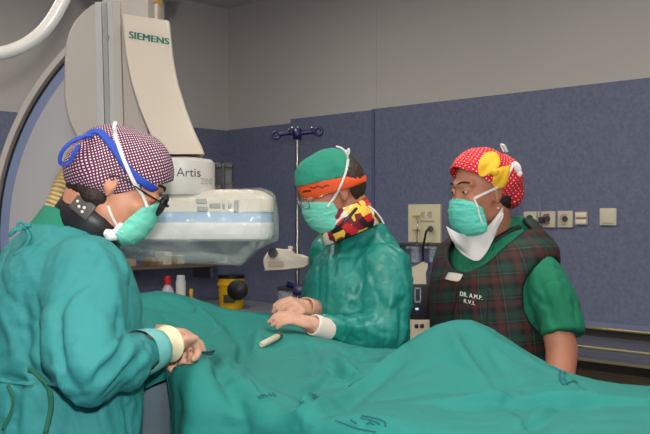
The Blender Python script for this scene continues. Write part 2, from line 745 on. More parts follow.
#PART2
# ------------------------------------------------------------------ lamps
LAMP = emit_mat('lamp_diffuser', (255, 249, 240), 15)
for i, (a, b) in enumerate(((1.5, 1.6), (3.5, 1.6), (5.5, 1.6), (1.5, 3.5), (3.5, 3.5), (5.5, 3.5), (2.5, 5.4), (4.6, 5.4))):
    c = COR + ER * a + EL * b
    t = thing('ceiling_light', 'square recessed ceiling light panel glowing above the operating room', 'ceiling light', (c.x, c.y, H), math.pi / 4, 'ceiling light panels')
    bm = bmesh.new()
    for s in (-1, 1):
        box(bm, c + ER * (.31 * s) + V((0, 0, H - .012)), (.03, .65, .024), Matrix.Rotation(-math.pi / 4, 3, 'Z'))
        box(bm, c + EL * (.31 * s) + V((0, 0, H - .012)), (.59, .03, .024), Matrix.Rotation(-math.pi / 4, 3, 'Z'))
    build('frame', bm, CREAM, t, False)
    bm = bmesh.new()
    box(bm, c + V((0, 0, H - .008)), (.59, .59, .014), Matrix.Rotation(math.pi / 4, 3, 'Z'))
    build('diffuser', bm, LAMP, t, False)

ld = bpy.data.lights.new('camera_flash', 'AREA')
ld.shape = 'DISK'
ld.size = .06
ld.energy = 36
ld.color = (1, .97, .93)
lo = bpy.data.objects.new('camera_flash', ld)
lo.location = (.02, .02, 1.56)
lo.rotation_euler = (math.pi / 2, 0, 0)
COL.objects.link(lo)

w = bpy.data.worlds.new('World')
SC.world = w
w.use_nodes = True
w.node_tree.nodes['Background'].inputs[0].default_value = (.5, .5, .5, 1)
w.node_tree.nodes['Background'].inputs[1].default_value = .1

cd = bpy.data.cameras.new('Camera')
cd.lens = 50.0
cd.sensor_width = 36 * 650 / 650.16
co_ = bpy.data.objects.new('Camera', cd)
co_.location = EYE
co_.rotation_euler = (math.pi / 2, 0, 0)
cd.clip_start = .05
COL.objects.link(co_)
SC.camera = co_
SC.view_settings.view_transform = 'Standard'
SC.view_settings.look = 'None'
SC.view_settings.gamma = 1
SC.view_settings.exposure = 0.0
SC.cycles.use_denoising = True

# ------------------------------------------------------------------ C-arm
ca = thing('c_arm', 'cream ceiling-hung X-ray C-arm with big curved arm and lettered detector over the patient', 'x-ray machine', (-.62, 3.1, H))
CC = P(264, 237, 3.05)
PX = 3.05 / F


def arc(r0, r1, y0, y1, a0, a1, n=64):
    bm = bmesh.new()
    rings = []
    for i in range(n + 1):
        a = math.radians(a0 + (a1 - a0) * i / n)
        u = V((math.cos(a), 0, math.sin(a)))
        rings.append([CC + u * r0 + V((0, y0, 0)), CC + u * r1 + V((0, y0, 0)), CC + u * r1 + V((0, y1, 0)), CC + u * r0 + V((0, y1, 0))])
    loft(bm, rings)
    return bm


A0, A1 = 121, 246
ring = build('curved_arm', arc(186 * PX, 250 * PX, -.05, .12, A0, A1), mat('arm_grey', (172, 170, 172), .45, var=.02), ca, True, auto=40)
build('outer_rim', arc(262.5 * PX, 268 * PX, -.07, .14, A0, A1), CREAM2, ring, True, auto=40)
build('dark_groove', arc(258.5 * PX, 262.5 * PX, -.035, .12, A0, A1), BLACK, ring, True, auto=40)
build('blue_track', arc(250 * PX, 258.5 * PX, -.05, .12, A0, A1), mat('track_blue', (120, 134, 168), .4), ring, True, auto=40)

# carriage: flat-sided housing with a rounded end
pts = [(104, -40), (104, 1), (93, 5), (84, 12), (76, 21), (70, 32), (66.5, 45), (65, 62), (65, 98), (67, 112), (71, 125), (79, 141), (130, 150), (150, 150), (150, -40)]
bm = bmesh.new()
rings = []
for y, ins in ((2.90, 3), (2.905, 1), (2.92, 0), (3.17, 0), (3.2, 3)):
    c = V((110, 60, 0))
    r = []
    for q in pts:
        v = V((q[0], q[1], 0))
        v = v + (c - v).normalized() * ins
        p = P(v.x, v.y, 2.92)
        r.append(V((p.x, y, p.z)))
    rings.append(r)
loft(bm, rings)
car = build('carriage_housing', bm, CREAM2, ca, True, auto=35)
for x0, x1, dy, m, nm in ((96, 102, .014, PALE, 'guide_rail'), (103.5, 107, .006, mat('slot_grey', (158, 157, 156), .5), 'slot'), (108.5, 113, .012, PALE, 'guide_rail'), (113.8, 121, .02, CREAM2, 'guide_rail')):
    bm = bmesh.new()
    a, b = P(x0, 3, 2.9), P(x1, 3, 2.9)
    c, d = P(x0 + 3, 147, 2.9), P(x1 + 4, 147, 2.9)
    loft(bm, [[a + V((0, -dy, 0)), b + V((0, -dy, 0)), b + V((0, .02, 0)), a + V((0, .02, 0))],
              [c + V((0, -dy, 0)), d + V((0, -dy, 0)), d + V((0, .02, 0)), c + V((0, .02, 0))]])
    build(nm, bm, m, car, False)
bm = bmesh.new()
ell(bm, P(108, 37, 2.878), (.005, .004, .007), sub=2)
build('screw', bm, GREYP, car)

# tower cover in front, sweeping outwards towards the detector
secs = []
for yl, yr, xl, xr, f in ((15, 22.5, 121, 170, 0), (30, 37, 122.5, 171.5, 0), (55, 60, 125, 174, 0), (80, 83, 130, 178.5, -.004), (105, 107, 137.5, 186, -.01), (128, 129, 147, 194, -.02), (146, 146, 155, 202, -.03), (154, 154, 158, 205, -.03)):
    a, b = P(xl, yl, 2.78 + f), P(xr, yr, 2.85 + f)
    c, d = b + V((-.035, .17, 0)), a + V((-.005, .2, 0))
    q = [a, b, c, d]
    out = []
    for i in range(4):
        p0, p1, p2 = q[i - 1], q[i], q[(i + 1) % 4]
        e0 = (p0 - p1).normalized() * .014
        e1 = (p2 - p1).normalized() * .014
        for k in range(6):
            t = k / 5
            out.append((p1 + e0).lerp(p1, t).lerp(p1.lerp(p1 + e1, t), t))
    secs.append(out)
# finish with softened top
cen = sum(secs[0], V()) / len(secs[0])
top = [p.lerp(cen, .04) + V((0, 0, .006)) for p in secs[0]]
bm = bmesh.new()
loft(bm, [top] + secs)
tow_me = to_mesh(bm)
tt = bvh(tow_me)
tow = build('tower_cover', tow_me, CREAM, ca, True, auto=30)
text_on('lettering', 'SIEMENS', [(128.8, 31.0), (169.3, 38.6), (169.3, 44.8), (128.8, 38.2)], tt, .0015, mat('letter_teal', (0, 110, 100), .5), tow, 0, 1.05, 3, .5)
# column with tape behind the cover
bm = bmesh.new()
a, b = P(140, 23, 3.0), P(157.5, 23, 3.0)
box(bm, ((a.x + b.x) / 2, 3.03, (a.z + 2.62) / 2 - .02), (b.x - a.x, .06, 2.62 - a.z + .04), bevel=.004)
colm = build('support_column', bm, CREAM, ca, True, auto=30)
bm = bmesh.new()
a, b = P(149.5, 20, 2.998), P(152, 20, 2.998)
box(bm, ((a.x + b.x) / 2, 2.998, a.z + .15), (b.x - a.x, .006, .3))
build('cable_slot', bm, BLACK, colm, False)
bm = bmesh.new()
a, b = P(137, 3, 2.99), P(156, 3, 2.99)
box(bm, ((a.x + b.x) / 2, 3.03, a.z + .03), (b.x - a.x + .01, .1, .06), bevel=.01)
build('tape', bm, mat('tan_tape', (206, 158, 84), .5), colm)
bm = bmesh.new()
box(bm, (-.66, 3.1, 2.52), (.3, .24, .68), bevel=.03)
box(bm, (-.66, 3.1, 2.84), (.6, .6, .04), bevel=.01)
build('ceiling_mount', bm, CREAM2, ca, True, auto=30)

# collar between tower and detector
cc = P(172, 174, 2.87)
bm = bmesh.new()
z1, z0 = P(0, 159, 2.74).z, P(0, 191, 2.74).z
rs = []
for z, ins in ((z1 + .012, .06), (z1 + .004, .008), (z1 - .004, 0), (z0, 0), (z0 - .01, .004)):
    rs.append(rrect(cc.x, cc.y, z, .268 - 2 * ins, .26 - 2 * ins, .10 - ins, .06, n=10))
loft(bm, rs)
col_me = to_mesh(bm)
tc_ = bvh(col_me)
colr = build('collar', col_me, mat('collar_white', (206, 200, 194), .4, var=.01), ca, True, auto=30)
text_on('lettering', 'Artis', [(176.5, 167.5), (200.5, 168.5), (200.5, 177), (176.5, 176.3)], tc_, .001, mat('letter_dark', (60, 64, 72), .5), colr, .004)
text_on('lettering', 'zee', [(200.5, 177.8), (212.2, 178.5), (212.2, 184.6), (200.5, 184.2)], tc_, .001, mat('letter_grey', (160, 160, 160), .5), colr, .0)
bm = bmesh.new()
a, b = P(211, 163, 2.93), P(232.5, 190.5, 2.93)
for (x0, x1, y0, y1, dy) in ((213, 232, 164, 189, 0), (214, 222, 163, 168, -.012), (224, 233, 163, 168, -.012), (214, 222, 184, 190, -.012), (224, 233, 184, 190, -.012), (222, 224.5, 165, 189, -.015)):
    p, q = P(x0, y0, 2.93), P(x1, y1, 2.93)
    box(bm, ((p.x + q.x) / 2, 2.96 + dy, (p.z + q.z) / 2), (q.x - p.x, .06, p.z - q.z), bevel=.004)
build('handle_bracket', bm, mat('bracket_black', (40, 41, 46), .5), ca, True, auto=30)

# flat detector housing
dc = P(192, 220, 2.955)
DA = .07
DW, DD = .53, .4
bm = bmesh.new()
zs = [(1.506, .05), (1.5, .03), (1.484, .006), (1.47, 0), (1.436, 0)]
loft(bm, [rrect(dc.x, dc.y, z, DW - 2 * i, DD - 2 * i, .055, DA, 8) for z, i in zs])
det_me = to_mesh(bm)
td = bvh(det_me)
det = build('detector', det_me, mat('detector_cream', (212, 202, 186), .4, var=.02), ca, True, auto=35)
bm = bmesh.new()
loft(bm, [rrect(dc.x, dc.y, z, DW - 2 * i, DD - 2 * i, .055, DA, 8) for z, i in ((1.437, .012), (1.4355, .002), (1.403, .002), (1.4015, .012))])
build('blue_stripe', bm, mat('stripe_blue', (150, 178, 208), .4), det, True, auto=35)
bm = bmesh.new()
loft(bm, [rrect(dc.x, dc.y, z, DW - 2 * i, DD - 2 * i, .055, DA, 8) for z, i in ((1.403, 0), (1.37, 0), (1.352, .006), (1.345, .02))])
build('lower_housing', bm, mat('detector_white', (226, 224, 220), .4, var=.02), det, True, auto=35)
for x0, x1, y0, y1 in ((196.5, 207, 198.5, 204), (197, 208, 206.5, 212), (209.5, 220.5, 203, 208.5), (222.3, 225.2, 203.5, 209), (228, 231.3, 203.5, 209.2), (234.3, 238.7, 200, 213)):
    h, no = hit(td, (x0 + x1) / 2, (y0 + y1) / 2)
    R = Matrix.Rotation(DA, 3, 'Z')
    bm = bmesh.new()
    k = h.y / F
    box(bm, h, ((x1 - x0) * k, .006, (y1 - y0) * k), R, bevel=.0028)
    build('button', bm, mat('button_grey', (158, 156, 158), .5), det, True)
# ribbed hose
bm = bmesh.new()
pp = catmull([P(128, 150, 2.86), P(100, 156, 2.82), P(82, 164, 2.78), (P(71, 176, 2.75)), P(61, 196, 2.72), P(52, 222, 2.72), P(44, 255, 2.76), P(34, 310, 2.88), P(28, 380, 2.95)], 40)
rings = []
prev = None
for i, p in enumerate(pp):
    t = (pp[min(i + 1, len(pp) - 1)] - pp[max(0, i - 1)]).normalized()
    x = frame_of(t)[0] if prev is None else (prev - t * prev.dot(t)).normalized()
    prev = x
    rings.append(circle(p, x, x.cross(t), .034 + .0028 * math.cos(i * 2 * math.pi / 6.0), n=16))
loft(bm, rings)
build('ribbed_hose', bm, mat('hose_tan', (206, 178, 122), .45), ca)
# tube unit at the lower end of the curved arm
bm = bmesh.new()
box(bm, (CC.x - .28, 2.95, CC.z - .80), (.34, .3, .26), Matrix.Rotation(.35, 3, 'Y'), bevel=.04)
build('tube_unit', bm, CREAM2, ca, True, auto=35)

# clear sterile cover bagged over the detector
bm = bmesh.new()
N = 88
rg = []
for k, (z, gr) in enumerate(((1.512, -.06), (1.508, -.025), (1.492, .006), (1.44, .012), (1.38, .014), (1.34, .012), (1.31, .0), (1.285, -.02), (1.265, -.05))):
    base = rrect(dc.x, dc.y, z, DW + 2 * gr, DD + 2 * gr, .06, DA, 21)
    row = []
    for i, p in enumerate(base):
        u = (p.x - dc.x) / DW + .5       # 0 left .. 1 right
        q = p.copy()
        if k >= 5:
            sag = 1 - abs(u - .66) / (.36 if u > .66 else .9)
            sag = max(0, min(1, sag))
            f = (k - 4) / 4
            zz = 1.345 - f * (.015 + .118 * sag ** 1.1 + .012 * math.sin(u * 17 + k))
            q.z = zz
        wv = .006 * math.sin(i * .9 + k * 1.3) + .004 * math.sin(i * 2.1 + k)
        d = (p - V((dc.x, dc.y, p.z))).normalized()
        q += d * wv
        row.append(q)
    rg.append(row)
for sc, dz in ((.93, .008), (.94, .022), (.95, .038)):      # hem folded up inside the bag
    rg.append([V((dc.x + (p.x - dc.x) * sc / .99, dc.y + (p.y - dc.y) * sc / .99, p.z + dz)) for p in rg[8]])
loft(bm, rg, close=False)
me = to_mesh(bm)
me = evaluated(me, [('SUBSURF', dict(levels=1, render_levels=1))])
disp(me, .006, (.07, .07, .07), seed=3)
tag(build('sterile_cover', me, film('clear_film', (214, 226, 218), .17, .1), None, True, base=(dc.x, dc.y, 1.265)),
    'clear crinkled plastic cover bagged around the X-ray detector', 'plastic cover')

# white curved boom tube hanging from the ceiling
bm_t = thing('ceiling_boom', 'white curved tubular boom hanging from the ceiling beside the C-arm', 'boom', (-.72, 2.2, H))
bm = bmesh.new()
tube(bm, [P(-175, -373, 2.2), P(-170, -200, 2.2), P(-150, -60, 2.2), P(-110, 15, 2.2), P(-55, 47, 2.2), P(-10, 53.5, 2.2), P(16, 49, 2.2), P(40, 34, 2.2), P(58, 10, 2.2), P(68, -18, 2.2), P(78, -90, 2.2), P(82, -220, 2.2), P(84, -374, 2.2)], .0165, n=16, sub=10)
build('curved_tube', bm, mat('boom_white', (202, 198, 192), .3), bm_t)
for x in (-175, 84):
    bm = bmesh.new()
    c = P(x, -374, 2.2)
    cyl(bm, (c.x, c.y, H - .02), (c.x, c.y, H - .001), .06, n=24)
    build('ceiling_plate', bm, CREAM, bm_t, True, auto=40)

# ------------------------------------------------------------------ drip stand
d = 4.3
b = P(297.3, 217, d)
iv = thing('drip_stand', 'chrome drip stand with dark blue crossbar and hooks behind the orange-banded surgeon', 'drip stand', (b.x, d, 0))
bm = bmesh.new()
cyl(bm, (b.x, d, .06), (b.x, d, 1.81), .0105, n=14)
build('pole', bm, STEEL, iv, True, auto=40)
bm = bmesh.new()
for i in range(5):
    a = i * 2 * math.pi / 5 + .3
    e = V((b.x + .28 * math.cos(a), d + .28 * math.sin(a), .055))
    tube(bm, [(b.x, d, .1), e.lerp(V((b.x, d, .11)), .5), e], .014, n=8)
build('base', bm, STEEL, iv)
for i in range(5):
    a = i * 2 * math.pi / 5 + .3
    bm = bmesh.new()
    c = V((b.x + .28 * math.cos(a), d + .28 * math.sin(a), .0255))
    cyl(bm, c + V((0, -.012, 0)), c + V((0, .012, 0)), .025, n=16)
    build('caster', bm, BLACK, iv, True, auto=40)
zt = P(0, 133.5, d).z
bm = bmesh.new()
k = d / F
tube(bm, [V((b.x - 19 * k, d, zt - 1 * k)), V((b.x - 9 * k, d, zt + .6 * k)), V((b.x, d, zt + .2 * k)), V((b.x + 9 * k, d, zt + 1.2 * k)), V((b.x + 18 * k, d, zt + 2 * k))], .012, n=10)
cyl(bm, (b.x, d, zt - 6 * k), (b.x, d, zt + 4.5 * k), .022, n=18)
for s, dz in ((-1, -1.5), (1, 2)):
    c = V((b.x + s * 21 * k, d, zt + dz * k))
    tube(bm, [c + V((3.6 * k * math.cos(a), 0, 3.6 * k * math.sin(a))) for a in [i * math.pi / 8 for i in range(17)]], .0075, n=8, sub=2)
build('crossbar', bm, NAVY, iv)
for x, dz in ((-8.5, 3.5), (-5.5, 5), (0.5, 5.5), (14.5, 5)):
    bm = bmesh.new()
    c = V((b.x + x * k, d - .012, zt))
    tube(bm, [c, c + V((.004, -.006, 2 * k)), c + V((.002, -.01, dz * k))], .004, n=8)
    ell(bm, c + V((.002, -.01, dz * k)), (.0065, .0065, .0065), sub=2)
    build('hook', bm, STEEL, iv)
bm = bmesh.new()
c = P(299, 290, d - .02)
box(bm, c, (.06, .07, .05), bevel=.012)
cyl(bm, c + V((-.03, -.02, .02)), c + V((-.055, -.03, .03)), .014, n=12)
cyl(bm, c + V((.03, -.02, 0)), c + V((.05, -.03, -.02)), .012, n=12)
ell(bm, c + V((.045, -.035, .035)), (.018, .018, .03), sub=2)
build('clamp', bm, NAVY, iv, True, auto=40)

# cream device clamped on the stand
pts = [(263, 262), (264, 257.5), (269, 250), (276, 248.5), (284, 249.5), (291, 249), (295, 254), (303, 255), (308.5, 257.5), (309.5, 264), (305, 267.5), (285, 270), (265, 271)]
dv = thing('infusion_device', 'small cream medical device with black knob clamped to the drip stand', 'medical device', (b.x - .05, d - .06, P(0, 271, 4.22).z))
bm = bmesh.new()
rings = []
cen = V((286, 261, 0))
for y, s in ((-.045, .9), (-.04, .97), (-.03, 1), (.02, 1), (.028, .96)):
    rings.append([V((p.x, 4.25 + y, p.z)) for p in (P(cen.x + (q[0] - cen.x) * s, cen.y + (q[1] - cen.y) * s, 4.22) for q in pts)])
loft(bm, rings)
build('housing', bm, mat('device_cream', (214, 204, 188), .45), dv, True, auto=40)
bm = bmesh.new()
c = P(273, 253, 4.21)
cyl(bm, c + V((0, .01, 0)), c + V((0, -.035, 0)), .024, .02, n=20)
build('knob', bm, BLACK, dv, True, auto=40)
bm = bmesh.new()
c = P(290.5, 249, 4.23)
cyl(bm, c, c + V((0, 0, .014)), .012, n=16)
build('button', bm, mat('device_cream', 0), dv, True, auto=40)
bm = bmesh.new()
a, e = P(268, 261, 4.205), P(284, 267, 4.205)
box(bm, ((a.x + e.x) / 2, 4.205, (a.z + e.z) / 2), (e.x - a.x, .006, a.z - e.z), bevel=.002)
build('front_panel', bm, mat('panel_tan', (180, 166, 150), .5), dv, True, auto=40)
bm = bmesh.new()
c = P(297.3, 261, d)
cyl(bm, c + V((0, -.025, -.02)), c + V((0, -.025, .02)), .0135, n=16)
build('pole_clamp', bm, BLACK, dv, True, auto=40)

# ------------------------------------------------------------------ counters, shelf and things on them
TOPM = mat('worktop_grey', (150, 152, 160), .4)
DOORM = mat('cupboard_grey', (112, 116, 138), .5)


def counter(name, label, a, e, n, s0, s1, nd):
    o = a + e * ((s0 + s1) / 2) + n * .28
    t = thing(name, label, 'counter', (o.x, o.y, 0))
    build('body', wall_box(a, e, n, s0, s1, .1, .82, .02, .52), DOORM, t, False)
    build('plinth', wall_box(a, e, n, s0, s1, .0, .1, .02, .46), BLACK, t, False)
    build('worktop', wall_box(a, e, n, s0, s1, .82, .86, .02, .56), TOPM, t, False)
    wd = (s1 - s0) / nd
    for i in range(nd):
        dr = build('door', wall_box(a, e, n, s0 + i * wd + .005, s0 + (i + 1) * wd - .005, .12, .8, .52, .54), mat('door_grey', (128, 132, 150), .5), t, False)
        q = s0 + i * wd + (.06 if i % 2 else wd - .06)
        build('handle', wall_box(a, e, n, q - .006, q + .006, .6, .75, .54, .56), STEEL, dr, False)


counter('counter', 'grey counter along the wall under the drip stand and yellow tub', COR, ER, NR, .02, 1.55, 3)
counter('counter', 'grey counter along the wall behind the C-arm carrying three bottles', COR, EL, NL, .6, 2.4, 3)

t = thing('wall_shelf', 'narrow brown wall shelf under the bagged detector', 'shelf', tuple(COR + EL * .75 + V((0, 0, 1.1))))
build('shelf_board', wall_box(COR, EL, NL, .15, 1.5, 1.1, 1.118, .012, .25), mat('shelf_brown', (116, 102, 92), .5), t, False)
for s in (.3, 1.35):
    build('bracket', wall_box(COR, EL, NL, s - .01, s + .01, 1.02, 1.1, .012, .2), STEEL, t, False)
for s, wd, h, c, lab in ((.5, .05, .06, (206, 196, 168), 'pale small box on the wall shelf nearest the room corner'), (.6, .06, .085, (222, 212, 188), 'tallest cream box on the wall shelf under the detector'),
                         (.7, .05, .05, (150, 112, 88), 'brown little box on the wall shelf beside the cream box'), (.86, .09, .045, (176, 164, 140), 'low tan box on the wall shelf, nearest the checked-cap woman')):
    tag(build('small_box', evaluated(to_mesh(wall_box(COR, EL, NL, s, s + wd, 1.118, 1.118 + h, .08, .18)), [('BEVEL', dict(width=.004, segments=2))]),
              mat('box_%d' % int(s * 100), c, .7), None, False, base=tuple(COR + EL * (s + wd / 2) + NL * .13 + V((0, 0, 1.118)))), lab, 'box', 'boxes on the wall shelf')


def bottle(label, px, d, h, r, body, capm, capr, caph, neck=True):
    p = P(px, 217, d)
    t = thing('bottle', label, 'bottle', (p.x, d, .86), 0, 'bottles on the counter')
    b0 = V((p.x, d, .86))
    bm = bmesh.new()
    hh = h - caph
    cyl(bm, b0, b0 + V((0, 0, hh)), r, n=24, prof=[(0, r * .9), (.03, r), (.72, r), (.86, r * .75), (.93, capr * .95), (1, capr * .9)] if neck else [(0, r * .95), (.03, r), (.97, r), (1, r * .9)])
    build('bottle_body', bm, body, t, True, auto=50)
    bm = bmesh.new()
    cyl(bm, b0 + V((0, 0, hh)), b0 + V((0, 0, h)), capr, n=20, prof=[(0, capr), (.85, capr * .96), (1, capr * .8)])
    build('cap', bm, capm, t, True, auto=50)


bottle('clear plastic bottle with red cap on the counter behind the green drape', 167.5, 5.35, .21, .039, mat('bottle_pale', (190, 186, 200), .25), RED, .022, .05)
bottle('plain white cylindrical bottle on the counter beside the red-capped bottle', 180.8, 5.38, .213, .03, mat('bottle_white', (214, 214, 214), .4), mat('bottle_white', 0), .026, .03, False)
bottle('short yellow-capped bottle, smallest on the counter behind the green drape', 191.2, 5.34, .135, .016, mat('bottle_amber', (196, 150, 70), .4), YEL, .012, .03)

p = P(231.5, 217, 5.55)
tb = thing('sharps_tub', 'yellow tub with round black lid turned sideways on the counter', 'tub', (p.x, 5.55, .86))
bm = bmesh.new()
cyl(bm, (p.x, 5.55, .86), (p.x, 5.55, 1.045), .08, n=28, prof=[(0, .07), (.04, .074), (.75, .082), (.76, .088), (.84, .088), (.85, .08), (1, .08)])
build('tub_body', bm, YEL, tb, True, auto=40)
bm = bmesh.new()
cyl(bm, (p.x, 5.55, 1.045), (p.x, 5.55, 1.062), .082, n=28)
build('rim', bm, BLACK, tb, True, auto=40)
bm = bmesh.new()
q = P(237.5, 290, 5.46)
cyl(bm, q + V((0, .012, 0)), q + V((0, -.012, 0)), .062, n=32, prof=[(0, .058), (.2, .062), (.8, .062), (1, .055)])
build('lid', bm, BLACK, tb, True, auto=40)
bm = bmesh.new()
box(bm, (p.x - .005, 5.464, .925), (.07, .012, .05), bevel=.003)
build('label', bm, mat('label_dark', (60, 52, 30), .6), tb, True)

p = P(289, 217, 5.2)
jr = thing('jar', 'clear glass jar with steel canister on the counter behind the gloved hands', 'jar', (p.x, 5.2, .86))
bm = bmesh.new()
cyl(bm, (p.x, 5.2, .86), (p.x, 5.2, 1.0), .066, n=28)
build('jar_body', bm, film('jar_glass', (210, 212, 220), .4, .06), jr, True, auto=40)
bm = bmesh.new()
cyl(bm, (p.x + .012, 5.2, .865), (p.x + .012, 5.2, .995), .032, n=24)
build('canister', bm, STEEL, jr, True, auto=40)
bm = bmesh.new()
cyl(bm, (p.x, 5.2, 1.0), (p.x, 5.2, 1.022), .069, n=28, prof=[(0, .069), (.8, .069), (1, .06)])
build('lid', bm, mat('lid_dark', (62, 60, 64), .3), jr, True, auto=40)


# ------------------------------------------------------------------ wall fittings
def on_wall(px, py):
    s = s_right(px)
    p = COR + ER * s
    return s, CAMZ - (py - CY) / F * p.y


def wplate(bm, px0, px1, py0, py1, d0, d1, bevel=0):
    s0, s1 = s_right(px0, d1), s_right(px1, d1)
    y = (COR + ER * ((s0 + s1) / 2) + NR * d1).y
    z0, z1 = CAMZ - (py1 - CY) / F * y, CAMZ - (py0 - CY) / F * y
    c = COR + ER * ((s0 + s1) / 2) + NR * ((d0 + d1) / 2)
    box(bm, (c.x, c.y, (z0 + z1) / 2), (s1 - s0, d1 - d0, z1 - z0), Matrix.Rotation(-math.pi / 4, 3, 'Z'), bevel)
    return bm


def wpt(px, py, d):
    p = COR + ER * s_right(px, d) + NR * d
    return V((p.x, p.y, CAMZ - (py - CY) / F * p.y))


def wdisc(bm, px, py, d0, d1, r, r1=None):
    cyl(bm, wpt(px, py, d0), wpt(px, py, d1), r, r1, n=24)
    return bm


PLATE = mat('plate_cream', (226, 216, 180), .5)
g = thing('gas_outlet_panel', 'cream wall panel with medical outlets and a black plug behind the tartan apron', 'wall panel', tuple(wpt(424, 242, .012)))
build('panel_plate', wplate(bmesh.new(), 408, 440, 204.3, 242.5, .012, .03, .004), PLATE, g, True, auto=30)
for x, y in ((414.8, 216), (414.8, 230)):
    build('valve', wplate(bmesh.new(), x - 2.6, x + 2.6, y - .9, y + .9, .03, .05, .002), mat('valve_yellow', (200, 176, 60), .4), g, True)
build('valve_tube', tube(bmesh.new(), [wpt(418, 216, .052), wpt(417.5, 226, .056), wpt(417, 240, .056), wpt(416.5, 252, .056)], .0035), STEEL, g)
for x, y in ((423.5, 214.5), (430.5, 214.5), (430.5, 229)):
    build('socket_ring', wdisc(bmesh.new(), x, y, .03, .034, .017), mat('ring_grey', (168, 160, 140), .5), g, True, auto=40)
build('label_strip', wplate(bmesh.new(), 420, 434, 220.5, 222.3, .03, .0315), mat('strip_grey', (176, 170, 150), .5), g, False)
cb = thing('power_plug', 'black power plug with hanging cable in the cream wall panel', 'plug', tuple(wpt(430, 229, .034)))
build('plug_body', wdisc(bmesh.new(), 430.3, 228.8, .0375, .063, .017, .013), BLACK, cb, True, auto=40)
build('cable', tube(bmesh.new(), [wpt(430, 229, .06), wpt(426.5, 231, .075), wpt(425, 237, .07), wpt(423, 250, .065), wpt(423, 275, .06), wpt(423, 330, .06)], .006), BLACK, cb)
SOCK = mat('socket_cream', (206, 196, 178), .5)
HOLE = mat('socket_hole', (20, 16, 16), .5)
for (x0, x1, y0, y1, hx, hy, hr, kind, lab) in (
        (523.5, 536.4, 211.5, 227, 529.6, 218.5, .018, 0, 'square cream socket just behind the red-capped nurse, nearest her shoulder'),
        (537.4, 555, 211.3, 227.5, 547.2, 219, .02, 1, 'square cream socket with a reddish ring and an upright wire'),
        (557.3, 572.4, 210.8, 227.5, 564.8, 219, .019, 2, 'square cream socket with a dark round hole beside the small switch'),
        (574.6, 586.6, 211.8, 225, 580.5, 218.3, 0, 3, 'small cream double rocker switch between the round sockets and the blank plate'),
        (599.4, 616, 208.2, 225.3, 607.5, 217, 0, 4, 'blank pale rounded plate, last of the wall fittings from the nurse')):
    t = thing('wall_socket' if kind < 3 else 'wall_switch', lab, 'socket' if kind < 3 else 'switch', tuple(wpt(hx, y1, .012)), 0, 'wall sockets behind the nurse')
    build('plate', wplate(bmesh.new(), x0, x1, y0, y1, .012, .026, .004), SOCK if kind < 4 else mat('plate_pale', (214, 208, 184), .5), t, True, auto=30)
    if kind < 3:
        if kind != 0:
            build('ring', wdisc(bmesh.new(), hx, hy, .026, .032, hr + .007), mat('ring_red', (140, 74, 62), .5) if kind == 1 else mat('ring_tan', (176, 150, 120), .5), t, True, auto=40)
        build('socket_hole', wdisc(bmesh.new(), hx, hy, .026, .034, hr * (.75 if kind else 1)), HOLE, t, True, auto=40)
    elif kind == 3:
        build('rocker', wplate(bmesh.new(), x0 + 1, x1 - .6, y0 + 1, hy - .9, .026, .032, .003), mat('rocker_white', (236, 226, 200), .4), t, True)
        build('rocker', wplate(bmesh.new(), x0 + 1, x1 - .6, hy + 1.2, y1 - 1, .026, .032, .003), mat('rocker_white', 0), t, True)
        build('gap', wplate(bmesh.new(), x0 + 1, x1 - .6, hy - .7, hy + 1, .026, .028), mat('gap_tan', (150, 136, 116), .5), t, False)
    else:
        build('rocker', wplate(bmesh.new(), x0 + 2, x1 - 2, y0 + 2, y1 - 2, .026, .031, .003), mat('plate_pale', 0), t, True)
pl = thing('wire_plug', 'thin grey upright wire with dark plug at the ringed wall socket', 'plug', tuple(wpt(541, 227, .03)))
build('plug_body', wplate(bmesh.new(), 538, 542.8, 217, 223.5, .034, .06, .004), mat('plug_dark', (46, 46, 54), .5), pl, True)
build('wire', tube(bmesh.new(), [wpt(539, 195, .045), wpt(539.8, 206, .047), wpt(540.6, 218, .05), wpt(542, 227, .045)], .0035), mat('wire_grey', (130, 134, 150), .4, metal=.3), pl)

t = thing('equipment_rail', 'horizontal steel rail on the wall under the cream outlet panel', 'rail', tuple(wpt(425, 245, .012)))
build('bar', wplate(bmesh.new(), 392, 446, 243.2, 246.6, .03, .045, .002), STEEL, t, True, auto=30)
for x in (398, 440):
    build('bracket', wplate(bmesh.new(), x - 1, x + 1, 243, 247.5, .012, .031), STEEL, t, False)
GLASS = film('jar_clear', (190, 200, 214), .5, .08)
for x, lab in ((415.5, 'clear suction bottle hung on the rail, beside the surgeon\'s back'), (433.5, 'clear suction bottle hung on the rail, beside the tartan apron')):
    p = wpt(x, 262, .09)
    t = thing('suction_jar', lab, 'jar', tuple(p), 0, 'suction bottles on the rail')
    bm = bmesh.new()
    zt_ = wpt(x, 249, .09).z
    cyl(bm, p, (p.x, p.y, zt_), .024, n=20)
    build('jar_body', bm, GLASS, t, True, auto=40)
    bm = bmesh.new()
    cyl(bm, (p.x, p.y, zt_), (p.x, p.y, zt_ + .012), .026, n=20)
    build('lid', bm, GREYP, t, True, auto=40)
    bm = bmesh.new()
    q = COR + ER * s_right(x) + NR * .053
    box(bm, (q.x, q.y, zt_ + .006), (.02, .034, .012), Matrix.Rotation(-math.pi / 4, 3, 'Z'))
    build('hook', bm, GREYP, t, False)

